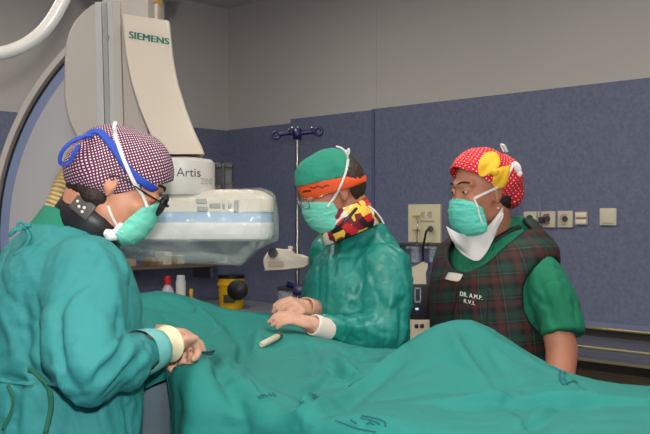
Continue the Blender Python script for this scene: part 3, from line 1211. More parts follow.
# equipment between the surgeon and the nurse
d = 4.1
mt_ = thing('anaesthesia_cart', 'cream equipment cart standing between the surgeon and the nurse', 'cart', (P(412, 0, d).x, d + .15, 0))
cx_ = P(409, 0, d).x
zb, zs_ = P(0, 333, d).z, P(0, 320, d).z
bm = bmesh.new()
box(bm, (cx_, d + .15, (zs_ + .12) / 2 + .03), (.22, .3, zs_ - .18), bevel=.01)
build('cart_body', bm, mat('cart_cream', (198, 184, 160), .5), mt_, True, auto=30)
for x, y in ((416.5, 326), (422, 326)):
    bm = bmesh.new()
    c = P(x, y, d - .002)
    box(bm, c, (.018, .006, .018), bevel=.002)
    build('socket', bm, BLACK, mt_, True)
for sx in (-.08, .08):
    for sy in (.05, .25):
        bm = bmesh.new()
        c = V((cx_ + sx, d + sy, .06))
        cyl(bm, c + V((-.012, 0, 0)), c + V((.012, 0, 0)), .06, n=18)
        build('wheel', bm, BLACK, mt_, True, auto=40)
zt_ = P(0, 285, d).z
mo = thing('monitor', 'black monitor unit with lit readout on the cart behind the tartan apron', 'monitor', (cx_, d + .14, zs_))
bm = bmesh.new()
box(bm, (cx_ + .01, d + .14, (zs_ + zt_) / 2), (.2, .26, zt_ - zs_), bevel=.008)
build('case', bm, mat('monitor_black', (28, 30, 36), .4), mo, True, auto=30)
bm = bmesh.new()
for x0, x1, y0, y1 in ((414.5, 421, 287.5, 289), (414.5, 421, 301, 302.5), (419.8, 421, 288, 302), (414.5, 415.6, 288, 302)):
    p, q = P(x0, y0, d + .009), P(x1, y1, d + .009)
    box(bm, ((p.x + q.x) / 2, d + .009, (p.z + q.z) / 2), (q.x - p.x, .006, p.z - q.z))
build('screen_frame', bm, mat('frame_pale', (150, 160, 172), .4), mo, False)
bm = bmesh.new()
box(bm, P(417, 309, d + .009), (.014, .006, .01), bevel=.002)
build('indicator', bm, emit_mat('lamp_blue', (120, 170, 255), .8), mo, True)
bm = bmesh.new()
sh = [P(*q, d) for q in ((400, 274), (413, 271), (421, 268), (428.5, 264), (428.5, 268), (426.5, 273), (427, 284.6), (400, 284.6))]
loft(bm, [[V((p.x, d + .03, p.z)) for p in sh], [V((p.x, d + .22, p.z)) for p in sh]])
tag(build('equipment_cover', bm, mat('cover_cream', (214, 204, 176), .6), None, True, base=(cx_, d + .12, zt_), auto=30), 'cream wedge-shaped cover lying on top of the black monitor', 'cover')

# steel bench by the wall
bn_s0, bn_s1 = s_right(566), s_right(566) + 2.0
c = COR + ER * ((bn_s0 + bn_s1) / 2) + NR * .32
be = thing('steel_bench', 'long stainless steel bench against the blue wall behind the nurse', 'bench', (c.x, c.y, 0))
BST = mat('bench_steel', (112, 114, 130), .4, metal=.35, var=.08)
GOLD = mat('warm_steel', (176, 164, 128), .35, metal=.6)
build('bench_top', wall_box(COR, ER, NR, bn_s0, bn_s1, .835, .86, .03, .6), BST, be, False)
build('front_edge', wall_box(COR, ER, NR, bn_s0, bn_s1, .835, .845, .6, .606), GOLD, be, False)
build('back_rail', tube(bmesh.new(), [V((*(COR + ER * s + NR * .06).xy, .9)) for s in (bn_s0 + .02, bn_s0 + .6, bn_s1 - .02)], .008, sub=2), GOLD, be)
build('reflection_strip', wall_box(COR, ER, NR, bn_s0, bn_s1, .86, .894, .035, .05), mat('reflection_dark', (50, 46, 40), .4), be, False)  # dark colour stands in for the reflection between the bench rails
build('back_rim', wall_box(COR, ER, NR, bn_s0, bn_s1, .86, .925, .02, .035), mat('rim_blue', (120, 128, 160), .4), be, False)
build('front_rail', tube(bmesh.new(), [V((*(COR + ER * s + NR * .56).xy, .885)) for s in (bn_s0 + .02, bn_s0 + .6, bn_s1 - .02)], .007, sub=2), GOLD, be)
for s in (bn_s0 + .03, bn_s1 - .03):
    q = COR + ER * s + NR * .56
    bm = bmesh.new()
    ell(bm, (q.x, q.y, .885), (.022, .022, .03), sub=3)
    build('rail_knob', bm, STEEL, be)
build('apron', wall_box(COR, ER, NR, bn_s0, bn_s1, .80, .835, .57, .585), DSTEEL, be, False)
build('back_panel', wall_box(COR, ER, NR, bn_s0, bn_s1, .3, .8, .53, .54), mat('panel_brown', (104, 92, 72), .45, metal=.2, var=.15), be, False)
build('lower_shelf', wall_box(COR, ER, NR, bn_s0, bn_s1, .55, .57, .05, .61), DSTEEL, be, False)
for s in (bn_s0 + .03, bn_s1 - .03):
    for dd in (.06, .55):
        build('leg', wall_box(COR, ER, NR, s - .018, s + .018, 0, .835, dd - .018, dd + .018), DSTEEL, be, False)
for x, lab in ((589.5, 'black box on the bench shelf, nearer the nurse\'s elbow'), (634, 'black box on the bench shelf, farther from the nurse')):
    s = s_right(x) + .05
    tag(build('storage_box', evaluated(to_mesh(wall_box(COR, ER, NR, s - .045, s + .045, .571, .76, .542, .60)), [('BEVEL', dict(width=.006, segments=2))]),
              mat('box_black', (30, 28, 30), .5), None, False, base=tuple(COR + ER * s + NR * .57 + V((0, 0, .571)))), lab, 'box', 'black boxes on the bench shelf')
tag(build('blue_bin', evaluated(to_mesh(wall_box(COR, ER, NR, bn_s0 + .15, bn_s0 + 1.2, .0, .7, .62, .9)), [('BEVEL', dict(width=.02, segments=3))]),
          mat('bin_navy', (46, 50, 104), .5), None, False, base=tuple(COR + ER * (bn_s0 + .6) + NR * .76)), 'dark blue low bin standing in front of the steel bench', 'bin')
# ------------------------------------------------------------------ people
OBST = []
def mtx(loc, yaw):
    return Matrix.Translation(V(loc)) @ Matrix.Rotation(yaw, 4, 'Z')


def head_mtx(c, yaw, pitch, roll=0):
    return Matrix.Translation(V(c)) @ (Matrix.Rotation(yaw, 3, 'Z') @ Matrix.Rotation(pitch, 3, 'Y') @ Matrix.Rotation(roll, 3, 'X')).to_4x4()


def hell(bm, Hm, c, r, rot=None):
    R = Hm.to_3x3()
    if rot is not None:
        R = R @ rot
    ell(bm, Hm @ V(c), r, R)


def head_prims(bm, Hm, cz=0):
    R = lambda a, ax: Matrix.Rotation(a, 3, ax)
    hell(bm, Hm, (-.012, 0, .028 - cz * .6), (.096, .076, .092 - cz * .6))
    hell(bm, Hm, (.03, 0, -.035), (.064, .063, .08))
    hell(bm, Hm, (.052, 0, -.098), (.034, .036, .024))
    hell(bm, Hm, (.01, 0, -.07), (.06, .058, .038), R(.35, 'Y'))
    capsule(bm, Hm @ V((.083, 0, .012)), Hm @ V((.096, 0, -.032)), .009, .011)
    hell(bm, Hm, (.092, 0, -.036), (.015, .014, .010))
    for s in (-1, 1):
        hell(bm, Hm, (.086, .013 * s, -.04), (.010, .009, .008))
        hell(bm, Hm, (.056, .042 * s, -.03), (.032, .024, .026))
        capsule(bm, Hm @ V((.087, .012 * s, .024)), Hm @ V((.07, .05 * s, .026)), .011, .009)
        hell(bm, Hm, (.076, .031 * s, .004), (.015, .018, .012))
        # ear
        hell(bm, Hm, (-.012, .074 * s, -.012), (.018, .008, .03), R(-.2, 'Y') @ R(.35 * s, 'Z'))
        hell(bm, Hm, (-.004, .072 * s, -.036), (.009, .007, .011))
    hell(bm, Hm, (.088, 0, -.062), (.012, .026, .006))
    hell(bm, Hm, (.086, 0, -.074), (.012, .022, .008))


def sculpt_head(me, Hm):
    co, no = getco(me)
    Hi = np.array(Hm.inverted())
    q = co @ Hi[:3, :3].T + Hi[:3, 3]
    d = np.zeros(len(co))
    for s in (-1, 1):
        for c, w, a in (((.092, .029 * s, .010), .009, -.0035), ((.094, .013 * s, .008), .009, -.003), ((.082, .046 * s, -.004), .011, -.002), ((-.010, .083 * s, -.012), .009, -.005), ((.10, .012 * s, -.056), .008, -.0015)):
            r2 = ((q - np.array(c)) ** 2).sum(1)
            d += a * np.exp(-r2 / (w * w))
    setco(me, co + no * d[:, None])


def eyes(Hm, root, skin, look=(1, 0, -.25), lid=.001):
    for s in (-1, 1):
        c = Hm @ V((.0785, .031 * s, .003))
        bm = bmesh.new()
        ell(bm, c, (.0118,) * 3, sub=3)
        e = build('eye', bm, EYEW, root)
        f = (Hm.to_3x3() @ V(look)).normalized()
        bm = bmesh.new()
        cyl(bm, c + f * .0080, c + f * .0124, .0062, .0035, n=16)
        build('iris', bm, IRIS, e)
        for up, nm in ((1, 'upper_eyelid'), (-1, 'lower_eyelid')):
            bm = bmesh.new()
            ell(bm, c, (.0136, .0150, .0132), Hm.to_3x3(), sub=4)
            n_ = Hm.to_3x3() @ V((-.05 if up > 0 else -.45, 0, up))
            o_ = c + Hm.to_3x3() @ V((0, 0, lid if up > 0 else -.001))
            build(nm, thick(cut(to_mesh(bm), [(o_, n_.normalized())], fill=False), .0008, -1), skin, root)
        bm = bmesh.new()
        tube(bm, [Hm @ V(p) for p in ((.0945, .012 * s, .026), (.0905, .030 * s, .032), (.077, .052 * s, .028))], .0036, n=8, ry=.0026)
        build('eyebrow', bm, HAIR, root)


def torso(bm, M, rings, n=44, ex=2.3):
    out = []
    for z, cx, hd, hw in rings:
        r = []
        for i in range(n):
            a = 2 * math.pi * i / n
            c, s = math.cos(a), math.sin(a)
            r.append(M @ V((cx + hd * math.copysign(abs(c) ** (2 / ex), c), hw * math.copysign(abs(s) ** (2 / ex), s), z)))
        out.append(r)
    loft(bm, out)


def flat_chain(bm, pts, n=22):
    """Tube of changing radius with flat ends, for sleeves."""
    ps = catmull([p for p, r in pts], 6)
    rs = np.interp(np.linspace(0, len(pts) - 1, len(ps)), range(len(pts)), [r for p, r in pts])
    rings = []
    prev = None
    for i, p in enumerate(ps):
        t = (ps[min(i + 1, len(ps) - 1)] - ps[max(0, i - 1)]).normalized()
        x = frame_of(t)[0] if prev is None else (prev - t * prev.dot(t)).normalized()
        prev = x
        rings.append(circle(p, x, x.cross(t), rs[i], n=n))
    loft(bm, rings)


def hand_prims(bm, W, f, up, thumb, curl=.5, spread=.1, s=1.0, tc=.4):
    """W wrist, f towards the knuckles, up the back of the hand, thumb = +1/-1 side along f x up."""
    f = V(f).normalized()
    up = (V(up) - f * V(up).dot(f)).normalized()
    l = f.cross(up) * thumb        # towards the thumb
    R = Matrix((f, l, up)).transposed()
    ell(bm, W + f * .045 * s, (.052 * s, .040 * s, .0165 * s), R)
    ell(bm, W + f * .068 * s, (.028 * s, .041 * s, .0145 * s), R)
    capsule(bm, W - f * .02 * s, W + f * .03 * s, .027 * s, .026 * s)
    for k, (off, ln) in enumerate(((.030, .072), (.010, .080), (-.011, .074), (-.030, .058))):
        p = W + (f * (.086 - .004 * abs(k - 1)) + l * off) * s
        ang = 0
        yaw = off / .03 * spread
        base = (f * math.cos(yaw) + l * math.sin(yaw)).normalized()
        pts = [(W + (f * .05 + l * off * .9) * s, .0105 * s), (p, .0103 * s)]
        for j, fr in enumerate((.46, .30, .24)):
            ang += curl * (1.0, 1.1, .7)[j] * (1 + .08 * k)
            d = base * math.cos(ang) - up * math.sin(ang)
            p = p + d * ln * fr * s
            pts.append((p, (.0094, .0086, .0076)[j] * s))
        chain(bm, pts, 12)
    p = W + (f * .022 + l * .026 - up * .006) * s
    d1 = (f * .62 + l * .72 - up * .3).normalized()
    p1 = p + d1 * .036 * s
    d2 = (f * (.75 + .2 * tc) + l * (.45 - .6 * tc) - up * (.35 + .4 * tc)).normalized()
    p2 = p1 + d2 * .032 * s
    d3 = (f * .8 + l * (.2 - .8 * tc) - up * (.35 + .3 * tc)).normalized()
    p3 = p2 + d3 * .026 * s
    chain(bm, [(p, .015 * s), (p1, .0125 * s), (p2, .0108 * s), (p3, .009 * s)], 12)


def mask(Hm, root, xe=(.034, .03), dz=0, s=1.0):
    rows = []
    prof = [(x, z + dz) for x, z in ((.101, .002), (.109, -.016), (.1135, -.038), (.113, -.06), (.108, -.084), (.096, -.104), (.074, -.119))]
    zc = np.linspace(-.03, -.104, len(prof)) + dz
    xc = np.interp(np.linspace(0, 1, len(prof)), [0, .5, 1], [xe[0], (xe[0] + xe[1]) / 2 - .004, xe[1]])
    yc = np.interp(xc, [.0, .03, .05, .07], [.0765, .0745, .070, .062])
    n = 15
    for i, (xf, zf_) in enumerate(prof):
        r = []
        for j in range(n):
            a = (j / (n - 1) * 2 - 1) * math.pi / 2
            k = abs(math.cos(a)) ** .75
            r.append(Hm @ (V((xc[i] + (xf - xc[i]) * k, yc[i] * math.sin(a) * (1 - .06 * (i == len(prof) - 1)), zc[i] + (zf_ - zc[i]) * k)) * s))
        rows.append(r)
    bm = bmesh.new()
    patch(bm, rows, 4, 8)
    me = to_mesh(bm)
    # pleats across
    co, no = getco(me)
    Hi = np.array(Hm.inverted())
    q = co @ Hi[:3, :3].T + Hi[:3, 3]
    pl = np.mod((q[:, 2] + .1) / .024, 1.0)
    setco(me, co + no * (.0016 * (pl - .5))[:, None] * np.sign((no * (co - np.array(Hm.translation))).sum(1))[:, None])
    disp(me, .0022, (.03, .03, .012), seed=7)
    return thick(me, .002, 0)


def band_uv(me, Hm, R=.1):
    Hi = np.array(Hm.inverted())
    co, _ = getco(me)
    q = co @ Hi[:3, :3].T + Hi[:3, 3] - np.array((-.012, 0, .03))
    r = np.linalg.norm(q, axis=1) + 1e-9
    ang = np.arccos(np.clip(np.abs(q[:, 1]) / r, 0, 1))
    az = np.arctan2(q[:, 2], q[:, 0])
    uv = np.stack([ang * R * np.cos(az), ang * R * np.sin(az)], 1)
    lay = me.uv_layers.new(name='UVMap')
    idx = np.empty(len(me.loops), dtype=np.int32)
    me.loops.foreach_get('vertex_index', idx)
    lay.data.foreach_set('uv', uv[idx].astype(np.float32).ravel())


def cap_mesh(Hm, parts, plane_p, plane_n, seed, amp=.003, sc=(.05, .05, .05), voxel=.0045):
    bm = bmesh.new()
    for c, r in parts:
        hell(bm, Hm, c, r)
    me = remesh(bm, voxel, 8)
    disp(me, amp, sc, seed=seed)
    R = Hm.to_3x3()
    me = cut(me, [(Hm @ V(plane_p), R @ V(plane_n).normalized())], fill=False)
    return thick(me, .003, -1)


def ribbon_on(name, px, t, w, th, m, parent, off=.002, sub=6):
    h, n = hits(t, px, off)
    if len(h) < 2:
        return None
    bm = bmesh.new()
    ribbon(bm, h, n, w, th, sub)
    return build(name, bm, m, parent)


def tube_pts(name, pts, r, m, parent, n=10, ry=None):
    return build(name, tube(bmesh.new(), pts, r, n=n, ry=ry), m, parent)


def shoes(root, M, sep=.1, m=SHOE):
    for s in (-1, 1):
        bm = bmesh.new()
        R = M.to_3x3()
        ell(bm, M @ V((.06, sep * s, .03)), (.13, .047, .035), R)
        ell(bm, M @ V((-.03, sep * s, .04)), (.06, .042, .045), R)
        me = cut(remesh(bm, .008, 4), [(V((0, 0, .003)), V((0, 0, 1)))])
        build('shoe', me, m, root)


def legs(bm, M, sep=.1, top=.86):
    for s in (-1, 1):
        chain(bm, [(M @ V((0, sep * s * .9, top)), .085), (M @ V((.01, sep * s, .48)), .06), (M @ V((-.01, sep * s, .09)), .042)])
        capsule(bm, M @ V((0, sep * s, .05)), M @ V((.12, sep * s, .035)), .035, .028)


def folds(me, lst):
    t = bvh(me)
    hh = [(hits(t, px)[0], w_, a_) for px, w_, a_ in lst]
    for h, w_, a_ in hh:
        fold(me, h, w_, a_)


# ------------------------------------------------ woman in the checked cap
M1 = mtx((-.555, 1.945, 0), math.radians(30))
w1 = thing('person', 'woman in a teal gown and purple checked cap bending over the drape', 'person', (-.555, 1.945, 0), math.radians(30))
H1 = head_mtx(P(118.5, 179.5, 1.93), math.radians(14), math.radians(30))
L1 = lambda x, y, z: M1 @ V((x, y, z))
nb = L1(.015, 0, 1.36)
shR, elR, wrR = P(88, 272, 1.79), P(86, 364, 1.65), P(160, 346, 1.845)
shL, elL, wrL = L1(.0, .19, 1.31), L1(.12, .25, 1.12), P(148, 337, 2.12)
bm = bmesh.new()
head_prims(bm, H1, .014)
capsule(bm, H1 @ V((-.035, 0, -.06)), nb, .052, .056)
torso(bm, M1, [(.84, 0, .1, .15), (1.0, 0, .09, .13), (1.2, .0, .1, .15), (1.3, 0, .09, .15), (1.36, .0, .06, .1), (1.39, .01, .05, .06)])
for a, e, w_ in ((shR, elR, wrR), (shL, elL, wrL)):
    chain(bm, [(a, .045), (e, .036), (w_, .028)])
    capsule(bm, w_, w_ + (w_ - e).normalized() * .06, .026, .024)
legs(bm, M1)
b1 = remesh(bm, .0055, 5)
sculpt_head(b1, H1)
tb1 = bvh(b1)
build('body', b1, SKIN1, w1)
eyes(H1, w1, SKIN1, lid=-.002)
shoes(w1, M1)

bm = bmesh.new()
torso(bm, M1, [(.30, -.03, .19, .26), (.6, -.03, .18, .245), (.85, -.028, .172, .232), (1.05, -.02, .166, .215), (1.15, -.018, .166, .215), (1.24, -.014, .160, .212), (1.305, -.014, .138, .2), (1.35, -.012, .115, .155), (1.385, -.012, .088, .105), (1.405, -.008, .075, .08)])
chain(bm, [(P(86, 276, 1.80), .085), (P(85, 318, 1.72), .079), (P(86, 366, 1.645), .071), (P(121, 362, 1.72), .056), (P(136, 356, 1.77), .042)], 24)
flat_chain(bm, [(P(112, 363, 1.70), .06), (P(134, 356, 1.765), .045), (P(150, 351, 1.81), .035)])
chain(bm, [(shL, .09), (elL, .072), (P(144, 339, 2.11), .043)])
g1 = remesh(bm, .0065, 10)
vert = lambda co: np.clip((1.28 - co[:, 2]) * 3, .15, 1)
disp(g1, .012, (.07, .07, .34), seed=21, weight=vert)
disp(g1, .0035, (.10, .10, .055), R=Matrix.Rotation(.8, 3, 'Y'), seed=22)
crease(g1, .005, (.10, .10, .16), R=Matrix.Rotation(.5, 3, 'Y'), seed=24)
crease(g1, .003, (.06, .06, .09), R=Matrix.Rotation(-.6, 3, 'Y'), seed=25)
disp(g1, .002, (.035, .035, .05), seed=23)
folds(g1, [
    ([(62, 300), (57, 325), (57, 350), (66, 378), (80, 396)], .012, -.016),
    ([(48, 310), (46, 345), (50, 372)], .018, .010),
    ([(104, 240), (118, 256), (126, 276), (132, 300)], .012, -.006),
    ([(98, 246), (108, 266), (116, 290), (119, 316)], .016, .006),
    ([(58, 308), (70, 294), (88, 280)], .010, -.007),
    ([(64, 316), (80, 300), (98, 290)], .012, .007),
    ([(62, 262), (80, 256), (100, 262)], .02, .006),
    ([(120, 334), (112, 350), (96, 364), (84, 382)], .008, .010),
    ([(126, 338), (118, 356), (102, 372), (90, 388)], .008, -.010),
    ([(134, 344), (124, 362), (106, 380), (96, 394)], .009, .009),
    ([(146, 344), (134, 362), (118, 378), (104, 394)], .008, -.007),
    ([(152, 348), (142, 364), (126, 380)], .008, .006),
    ([(70, 388), (90, 400), (114, 396), (134, 382)], .012, .006),
    ([(118, 300), (119, 322), (116, 338)], .010, -.009),
    ([(98, 312), (104, 330), (108, 344)], .014, .006),
    ([(0, 300), (10, 330), (14, 366)], .012, .008),
    ([(24, 300), (28, 335), (30, 370)], .012, -.008),
    ([(36, 290), (38, 330), (36, 364)], .012, .007),
    ([(30, 352), (42, 362), (58, 372)], .008, .010),
    ([(24, 368), (44, 374), (66, 380)], .007, -.010),
    ([(0, 378), (20, 382), (45, 383), (66, 385)], .008, -.016),
    ([(28, 392), (26, 412), (24, 434)], .012, .008), ([(70, 400), (74, 418), (78, 434)], .012, -.008), ([(100, 406), (104, 434)], .014, .008), ([(124, 396), (128, 416), (130, 434)], .010, -.008),
])
g1 = evaluated(g1, [('SMOOTH', dict(factor=.4, iterations=1))])
t1 = bvh(g1)
OBST.append(g1)
gw1 = build('gown', g1, TEAL, w1)
ribbon_on('waist_tie', [(0, 380), (14, 383), (30, 383.5), (48, 384), (64, 386)], t1, .005, .002, MATS['gown_cloth'], gw1, .003)
ribbon_on('waist_tie', [(8, 385), (14, 396), (12, 412), (4, 430)], t1, .004, .0015, TIE, gw1, .003)
ribbon_on('waist_tie', [(28, 369), (35, 373), (44, 380), (50, 392), (50, 410), (46, 434)], t1, .0055, .0018, TIE, gw1, .004)
# neck ties of the gown
for pts in ([(31, 226), (24, 226), (17, 230), (10, 236), (14, 230), (22, 229)], [(26, 228), (30, 236), (26, 246), (14, 256)], [(28, 226), (20, 222), (18, 227), (26, 229)]):
    tube_pts('neck_tie', [P(x, y, 1.83 - .002 * i) for i, (x, y) in enumerate(pts)], .006, TEAL, gw1, 8, .003)
# undershirt collar
bm = bmesh.new()
ax0, ax1 = L1(.0, 0, 1.38), L1(.03, 0, 1.44)
x_, y_, _ = frame_of(ax1 - ax0)
rings = [circle(ax0.lerp(ax1, t), x_, y_, r, n=32) for t, r in ((-.5, .086), (.1, .078), (.55, .072), (.58, .067), (.1, .066))]
loft(bm, rings, close=False)
build('shirt_collar', bm, mat('shirt_green', (20, 120, 96), .8), w1)
# thyroid shield round the neck
c0, c1 = P(90, 223, 1.94), P(104, 201, 1.93)
axd = (c1 - c0).normalized()
x_ = V((0, 1, 0)).cross(axd).normalized()
y_ = axd.cross(x_)
rings = []
for t, r in ((-.035, .060), (-.033, .071), (-.01, .076), (.025, .074), (.047, .069), (.05, .058), (.02, .056), (-.02, .056)):
    rings.append([c0 + axd * t + x_ * (r * 1.08 * math.cos(a)) + y_ * (r * math.sin(a)) for a in [2 * math.pi * i / 40 for i in range(40)]])
bm = bmesh.new()
loft(bm, rings + [rings[0]], close=False)
me = to_mesh(bm)
tcol = bvh(me)
tsh = build('thyroid_shield', me, mat('shield_black', (26, 27, 32), .45), w1)
h, n_ = hit(tcol, 83, 207, .004)
if h:
    ax_ = axd - n_ * axd.dot(n_)
    ax_.normalize()
    R = Matrix((ax_.cross(n_) * -1, n_, ax_)).transposed()
    bm = bmesh.new()
    box(bm, h - n_ * .002, (.050, .006, .036), R, bevel=.0028)
    bd = build('badge', bm, mat('badge_grey', (84, 80, 78), .4), tsh)
    for dx, dy in ((-4, -4), (1, -4), (-3, 1), (2, 2), (5, -1), (0, 6)):
        hb, _ = hit(tcol, 83 + dx, 206 + dy, .0055)
        if hb:
            bm = bmesh.new()
            ell(bm, hb, (.0035, .0015, .0035), sub=2)
            build('dot', bm, mat('dot_white', (220, 218, 205), .5), bd)
# hair at the nape
bm = bmesh.new()
hell(bm, H1, (-.055, 0, -.052), (.036, .050, .030))
hell(bm, H1, (-.026, -.045, -.054), (.030, .022, .028))
hell(bm, H1, (-.026, .045, -.054), (.030, .022, .028))
me = remesh(bm, .006, 4)
disp(me, .003, (.01, .02, .05), seed=4)
build('hair', me, HAIR, w1)
cap1 = cap_mesh(H1, [((-.008, 0, .026), (.108, .087, .087)), ((-.064, 0, -.004), (.055, .074, .064)), ((-.03, 0, -.012), (.06, .08, .055)), ((.016, 0, .036), (.088, .083, .082))], (0, 0, -.043), (-.98, 0, 1), 31, .0022, (.06, .06, .06))
band_uv(cap1, H1, .105)
tc1 = bvh(cap1, b1)
cp1 = build('surgical_cap', cap1, uv_pattern('checked_cap', (92, 20, 60), (226, 214, 220), .0074, .235, True, math.pi / 4, .8), w1)
rb = ribbon_on('blue_band', [(84, 139), (92, 133), (100, 133), (108, 141), (117, 153), (127, 168), (136, 177), (146, 184), (155, 189)], tc1, .0085, .003, BLUE, cp1, .003)
tube_pts('blue_loop', [P(92, 136, 1.86), P(82, 137, 1.84), P(70, 143, 1.83), P(62, 152, 1.83), P(60, 162, 1.835), P(67, 164, 1.84), P(73, 156, 1.85), P(78, 146, 1.86)], .0085, BLUE, cp1, 10, .004)
mk1 = mask(H1, w1, (.070, .050))
tm1 = bvh(mk1, cap1, b1)
m1o = build('face_mask', mk1, MASKM, w1)
ribbon_on('mask_tie', [(114.5, 130), (115, 138), (119, 150), (125, 164), (133, 181), (141, 197), (147, 207)], tm1, .0042, .0012, WHITE, m1o, .0075)
tube_pts('mask_tie', [P(114.5, 132, 1.845), P(114, 127, 1.84), P(115.5, 122, 1.845)], .004, WHITE, m1o, 8, .0025)
ribbon_on('mask_tie', [(108, 206), (112, 216), (118, 226), (122, 232)], bvh(b1, mk1), .003, .001, WHITE, m1o, .004)
bm = bmesh.new()
hell(bm, H1, (.056, -.055, -.092), (.014, .012, .018))
hell(bm, H1, (.044, -.055, -.110), (.016, .014, .012))
me = remesh(bm, .004, 3)
disp(me, .004, (.02, .02, .02), seed=9)
build('mask_gather', me, WHITE, m1o)
# glasses


def glasses(Hm, root, m, lens=True, rx=.026, rz=.02, r=.0022, z0=.0, x0=.106):
    g = bmesh.new()
    for s in (-1, 1):
        tube(g, [Hm @ V((x0 - .010 * abs(math.sin(a)) * 0 - .006 * (1 + math.cos(a)) * .9, (.033 + rx * math.cos(a)) * s, z0 + rz * math.sin(a))) for a in [2 * math.pi * i / 24 for i in range(25)]], r, n=8, sub=0)
        tube(g, [Hm @ V((x0 - .012, (.033 + rx) * s, z0 + .004)), Hm @ V((.06, .079 * s, z0 + .004)), Hm @ V((.0, .084 * s, z0 + .006)), Hm @ V((-.02, .083 * s, z0 - .004))], r * .5, n=8)
    tube(g, [Hm @ V((x0 - .001, .008, z0 + .004)), Hm @ V((x0 + .006, 0, z0 + .007)), Hm @ V((x0 - .001, -.008, z0 + .004))], r, n=8)
    o = build('glasses', g, m, root)
    for s in (-1, 1):
        bm = bmesh.new()
        rg_ = [Hm @ V((x0 - .0054 * (1 + math.cos(a)), (.033 + rx * math.cos(a)) * s, z0 + rz * math.sin(a))) for a in [2 * math.pi * i / 24 for i in range(24)]]
        bm.faces.new([bm.verts.new(p) for p in rg_])
        build('lens', thick(to_mesh(bm), .0012), lens, o)
    return o


LENS = film('lens_glass', (220, 225, 225), .18, .03)
glasses(H1, w1, BLACK, film('lens_dark', (50, 54, 60), .7, .05), .026, .021, .0035, -.004, .112)
# gloves
bm = bmesh.new()
fd = (P(186, 343, 1.97) - wrR).normalized()
UPV = V((-.25, -.55, .8))
UPV = (UPV - fd * UPV.dot(fd)).normalized()
hand_prims(bm, P(165, 342, 1.87), fd, UPV, -1, curl=.85, s=1.03, tc=.7)
ell(bm, P(165, 341.5, 1.87) + fd * .05, (.05, .031, .027), Matrix((fd, fd.cross(UPV), UPV)).transposed())
me = remesh(bm, .0036, 3)
disp(me, .0012, (.015, .015, .015), seed=5)
gl = build('glove', me, GLOVE, w1)
OBST.append(me)
bm = bmesh.new()
a, b = P(153, 349, 1.835), P(171, 343, 1.89)
x_, y_, dd = frame_of(b - a)
pr = [(-.1, .040), (.0, .040), (.2, .039), (.45, .038), (.75, .037), (.8, .0395), (.86, .0395), (.92, .036), (1.0, .033), (.8, .028)]
loft(bm, [circle(a.lerp(b, t), x_, y_, r, n=28) for t, r in pr], close=False)
build('glove_cuff', bm, GLOVEC, gl)
bm = bmesh.new()
a, b = P(139, 354, 1.79), P(156, 348.5, 1.845)
x_, y_, dd = frame_of(b - a)
me = to_mesh(loft(bm, [circle(a.lerp(b, t), x_, y_, r, n=30) for t, r in ((0, .048), (.3, .0465), (.6, .0445), (.95, .042), (1.0, .037))], close=False) and bm)
disp(me, .002, (.012, .012, .06), seed=6)
build('knit_cuff', me, mat('knit_pale', (112, 182, 182), .8), gw1)
bm = bmesh.new()
hand_prims(bm, P(152, 336, 2.12), P(170, 335, 2.14) - P(152, 336, 2.12), V((0, -.1, 1)), 1, curl=.6)
me = remesh(bm, .004, 3)
build('glove', me, GLOVE, w1)
# instrument tip in the gloved hand
nd = thing('needle_holder', 'thin dark instrument held in the glove of the checked-cap woman', 'instrument', tuple(P(203, 353, 1.97)))
tube_pts('rod', [P(190, 350, 1.95), P(203, 352.5, 1.97), P(214, 351, 1.99)], .003, mat('needle_dark', (40, 62, 70), .35, metal=.6), nd, 8)
tube_pts('loop', [P(204, 353.5, 1.97), P(209, 354.5, 1.975), P(213, 353.5, 1.985)], .002, mat('needle_dark', 0), nd, 8)

# ------------------------------------------------ man with the orange band
MY = math.radians(205)
M2 = mtx((.108, 2.88, 0), MY)
w2 = thing('person', 'man in a green gown, green cap and orange headband looking down at the drape', 'person', (.108, 2.88, 0), MY)
H2 = head_mtx(P(332, 189.5, 2.80), math.radians(196), math.radians(24))
L2 = lambda x, y, z: M2 @ V((x, y, z))
nb = L2(.0, 0, 1.35)
shN, elN, wrN = P(383, 268, 2.71), P(384, 337, 2.66), P(320, 327, 2.50)
shF, elF, wrF = L2(.0, -.18, 1.29), P(345, 330, 3.0), P(312, 310, 2.77)
bm = bmesh.new()
head_prims(bm, H2)
capsule(bm, H2 @ V((-.035, 0, -.06)), nb, .056, .06)
torso(bm, M2, [(.84, 0, .1, .15), (1.0, 0, .09, .13), (1.2, .0, .1, .15), (1.28, 0, .09, .15), (1.33, .0, .06, .1), (1.37, .01, .05, .06)])
for a, e, w_ in ((shN, elN, wrN), (shF, elF, wrF)):
    chain(bm, [(a, .045), (e, .036), (w_, .024)])
    capsule(bm, w_, w_ + (w_ - e).normalized() * .04, .022, .02)
legs(bm, M2)
b2 = remesh(bm, .0055, 5)
sculpt_head(b2, H2)
build('body', b2, SKIN2, w2)
eyes(H2, w2, SKIN2, lid=-.002)
shoes(w2, M2)
bm = bmesh.new()
torso(bm, M2, [(.32, .0, .2, .26), (.6, .0, .18, .24), (.85, .01, .165, .22), (1.05, .015, .155, .205), (1.15, .02, .155, .205), (1.22, .012, .15, .2), (1.28, -.002, .13, .185), (1.325, -.015, .105, .14), (1.365, -.02, .084, .092), (1.395, -.015, .074, .074)])
chain(bm, [(P(384, 270, 2.74), .086), (P(387, 300, 2.70), .078), (P(386, 334, 2.67), .068), (P(352, 333, 2.59), .054), (P(334, 329, 2.54), .042)], 24)
flat_chain(bm, [(P(352, 333, 2.59), .056), (P(336, 330, 2.545), .046), (P(321, 327, 2.505), .036)])
chain(bm, [(shF, .09), (elF, .07), (P(312, 312, 2.80), .042)])
g2 = remesh(bm, .0065, 10)
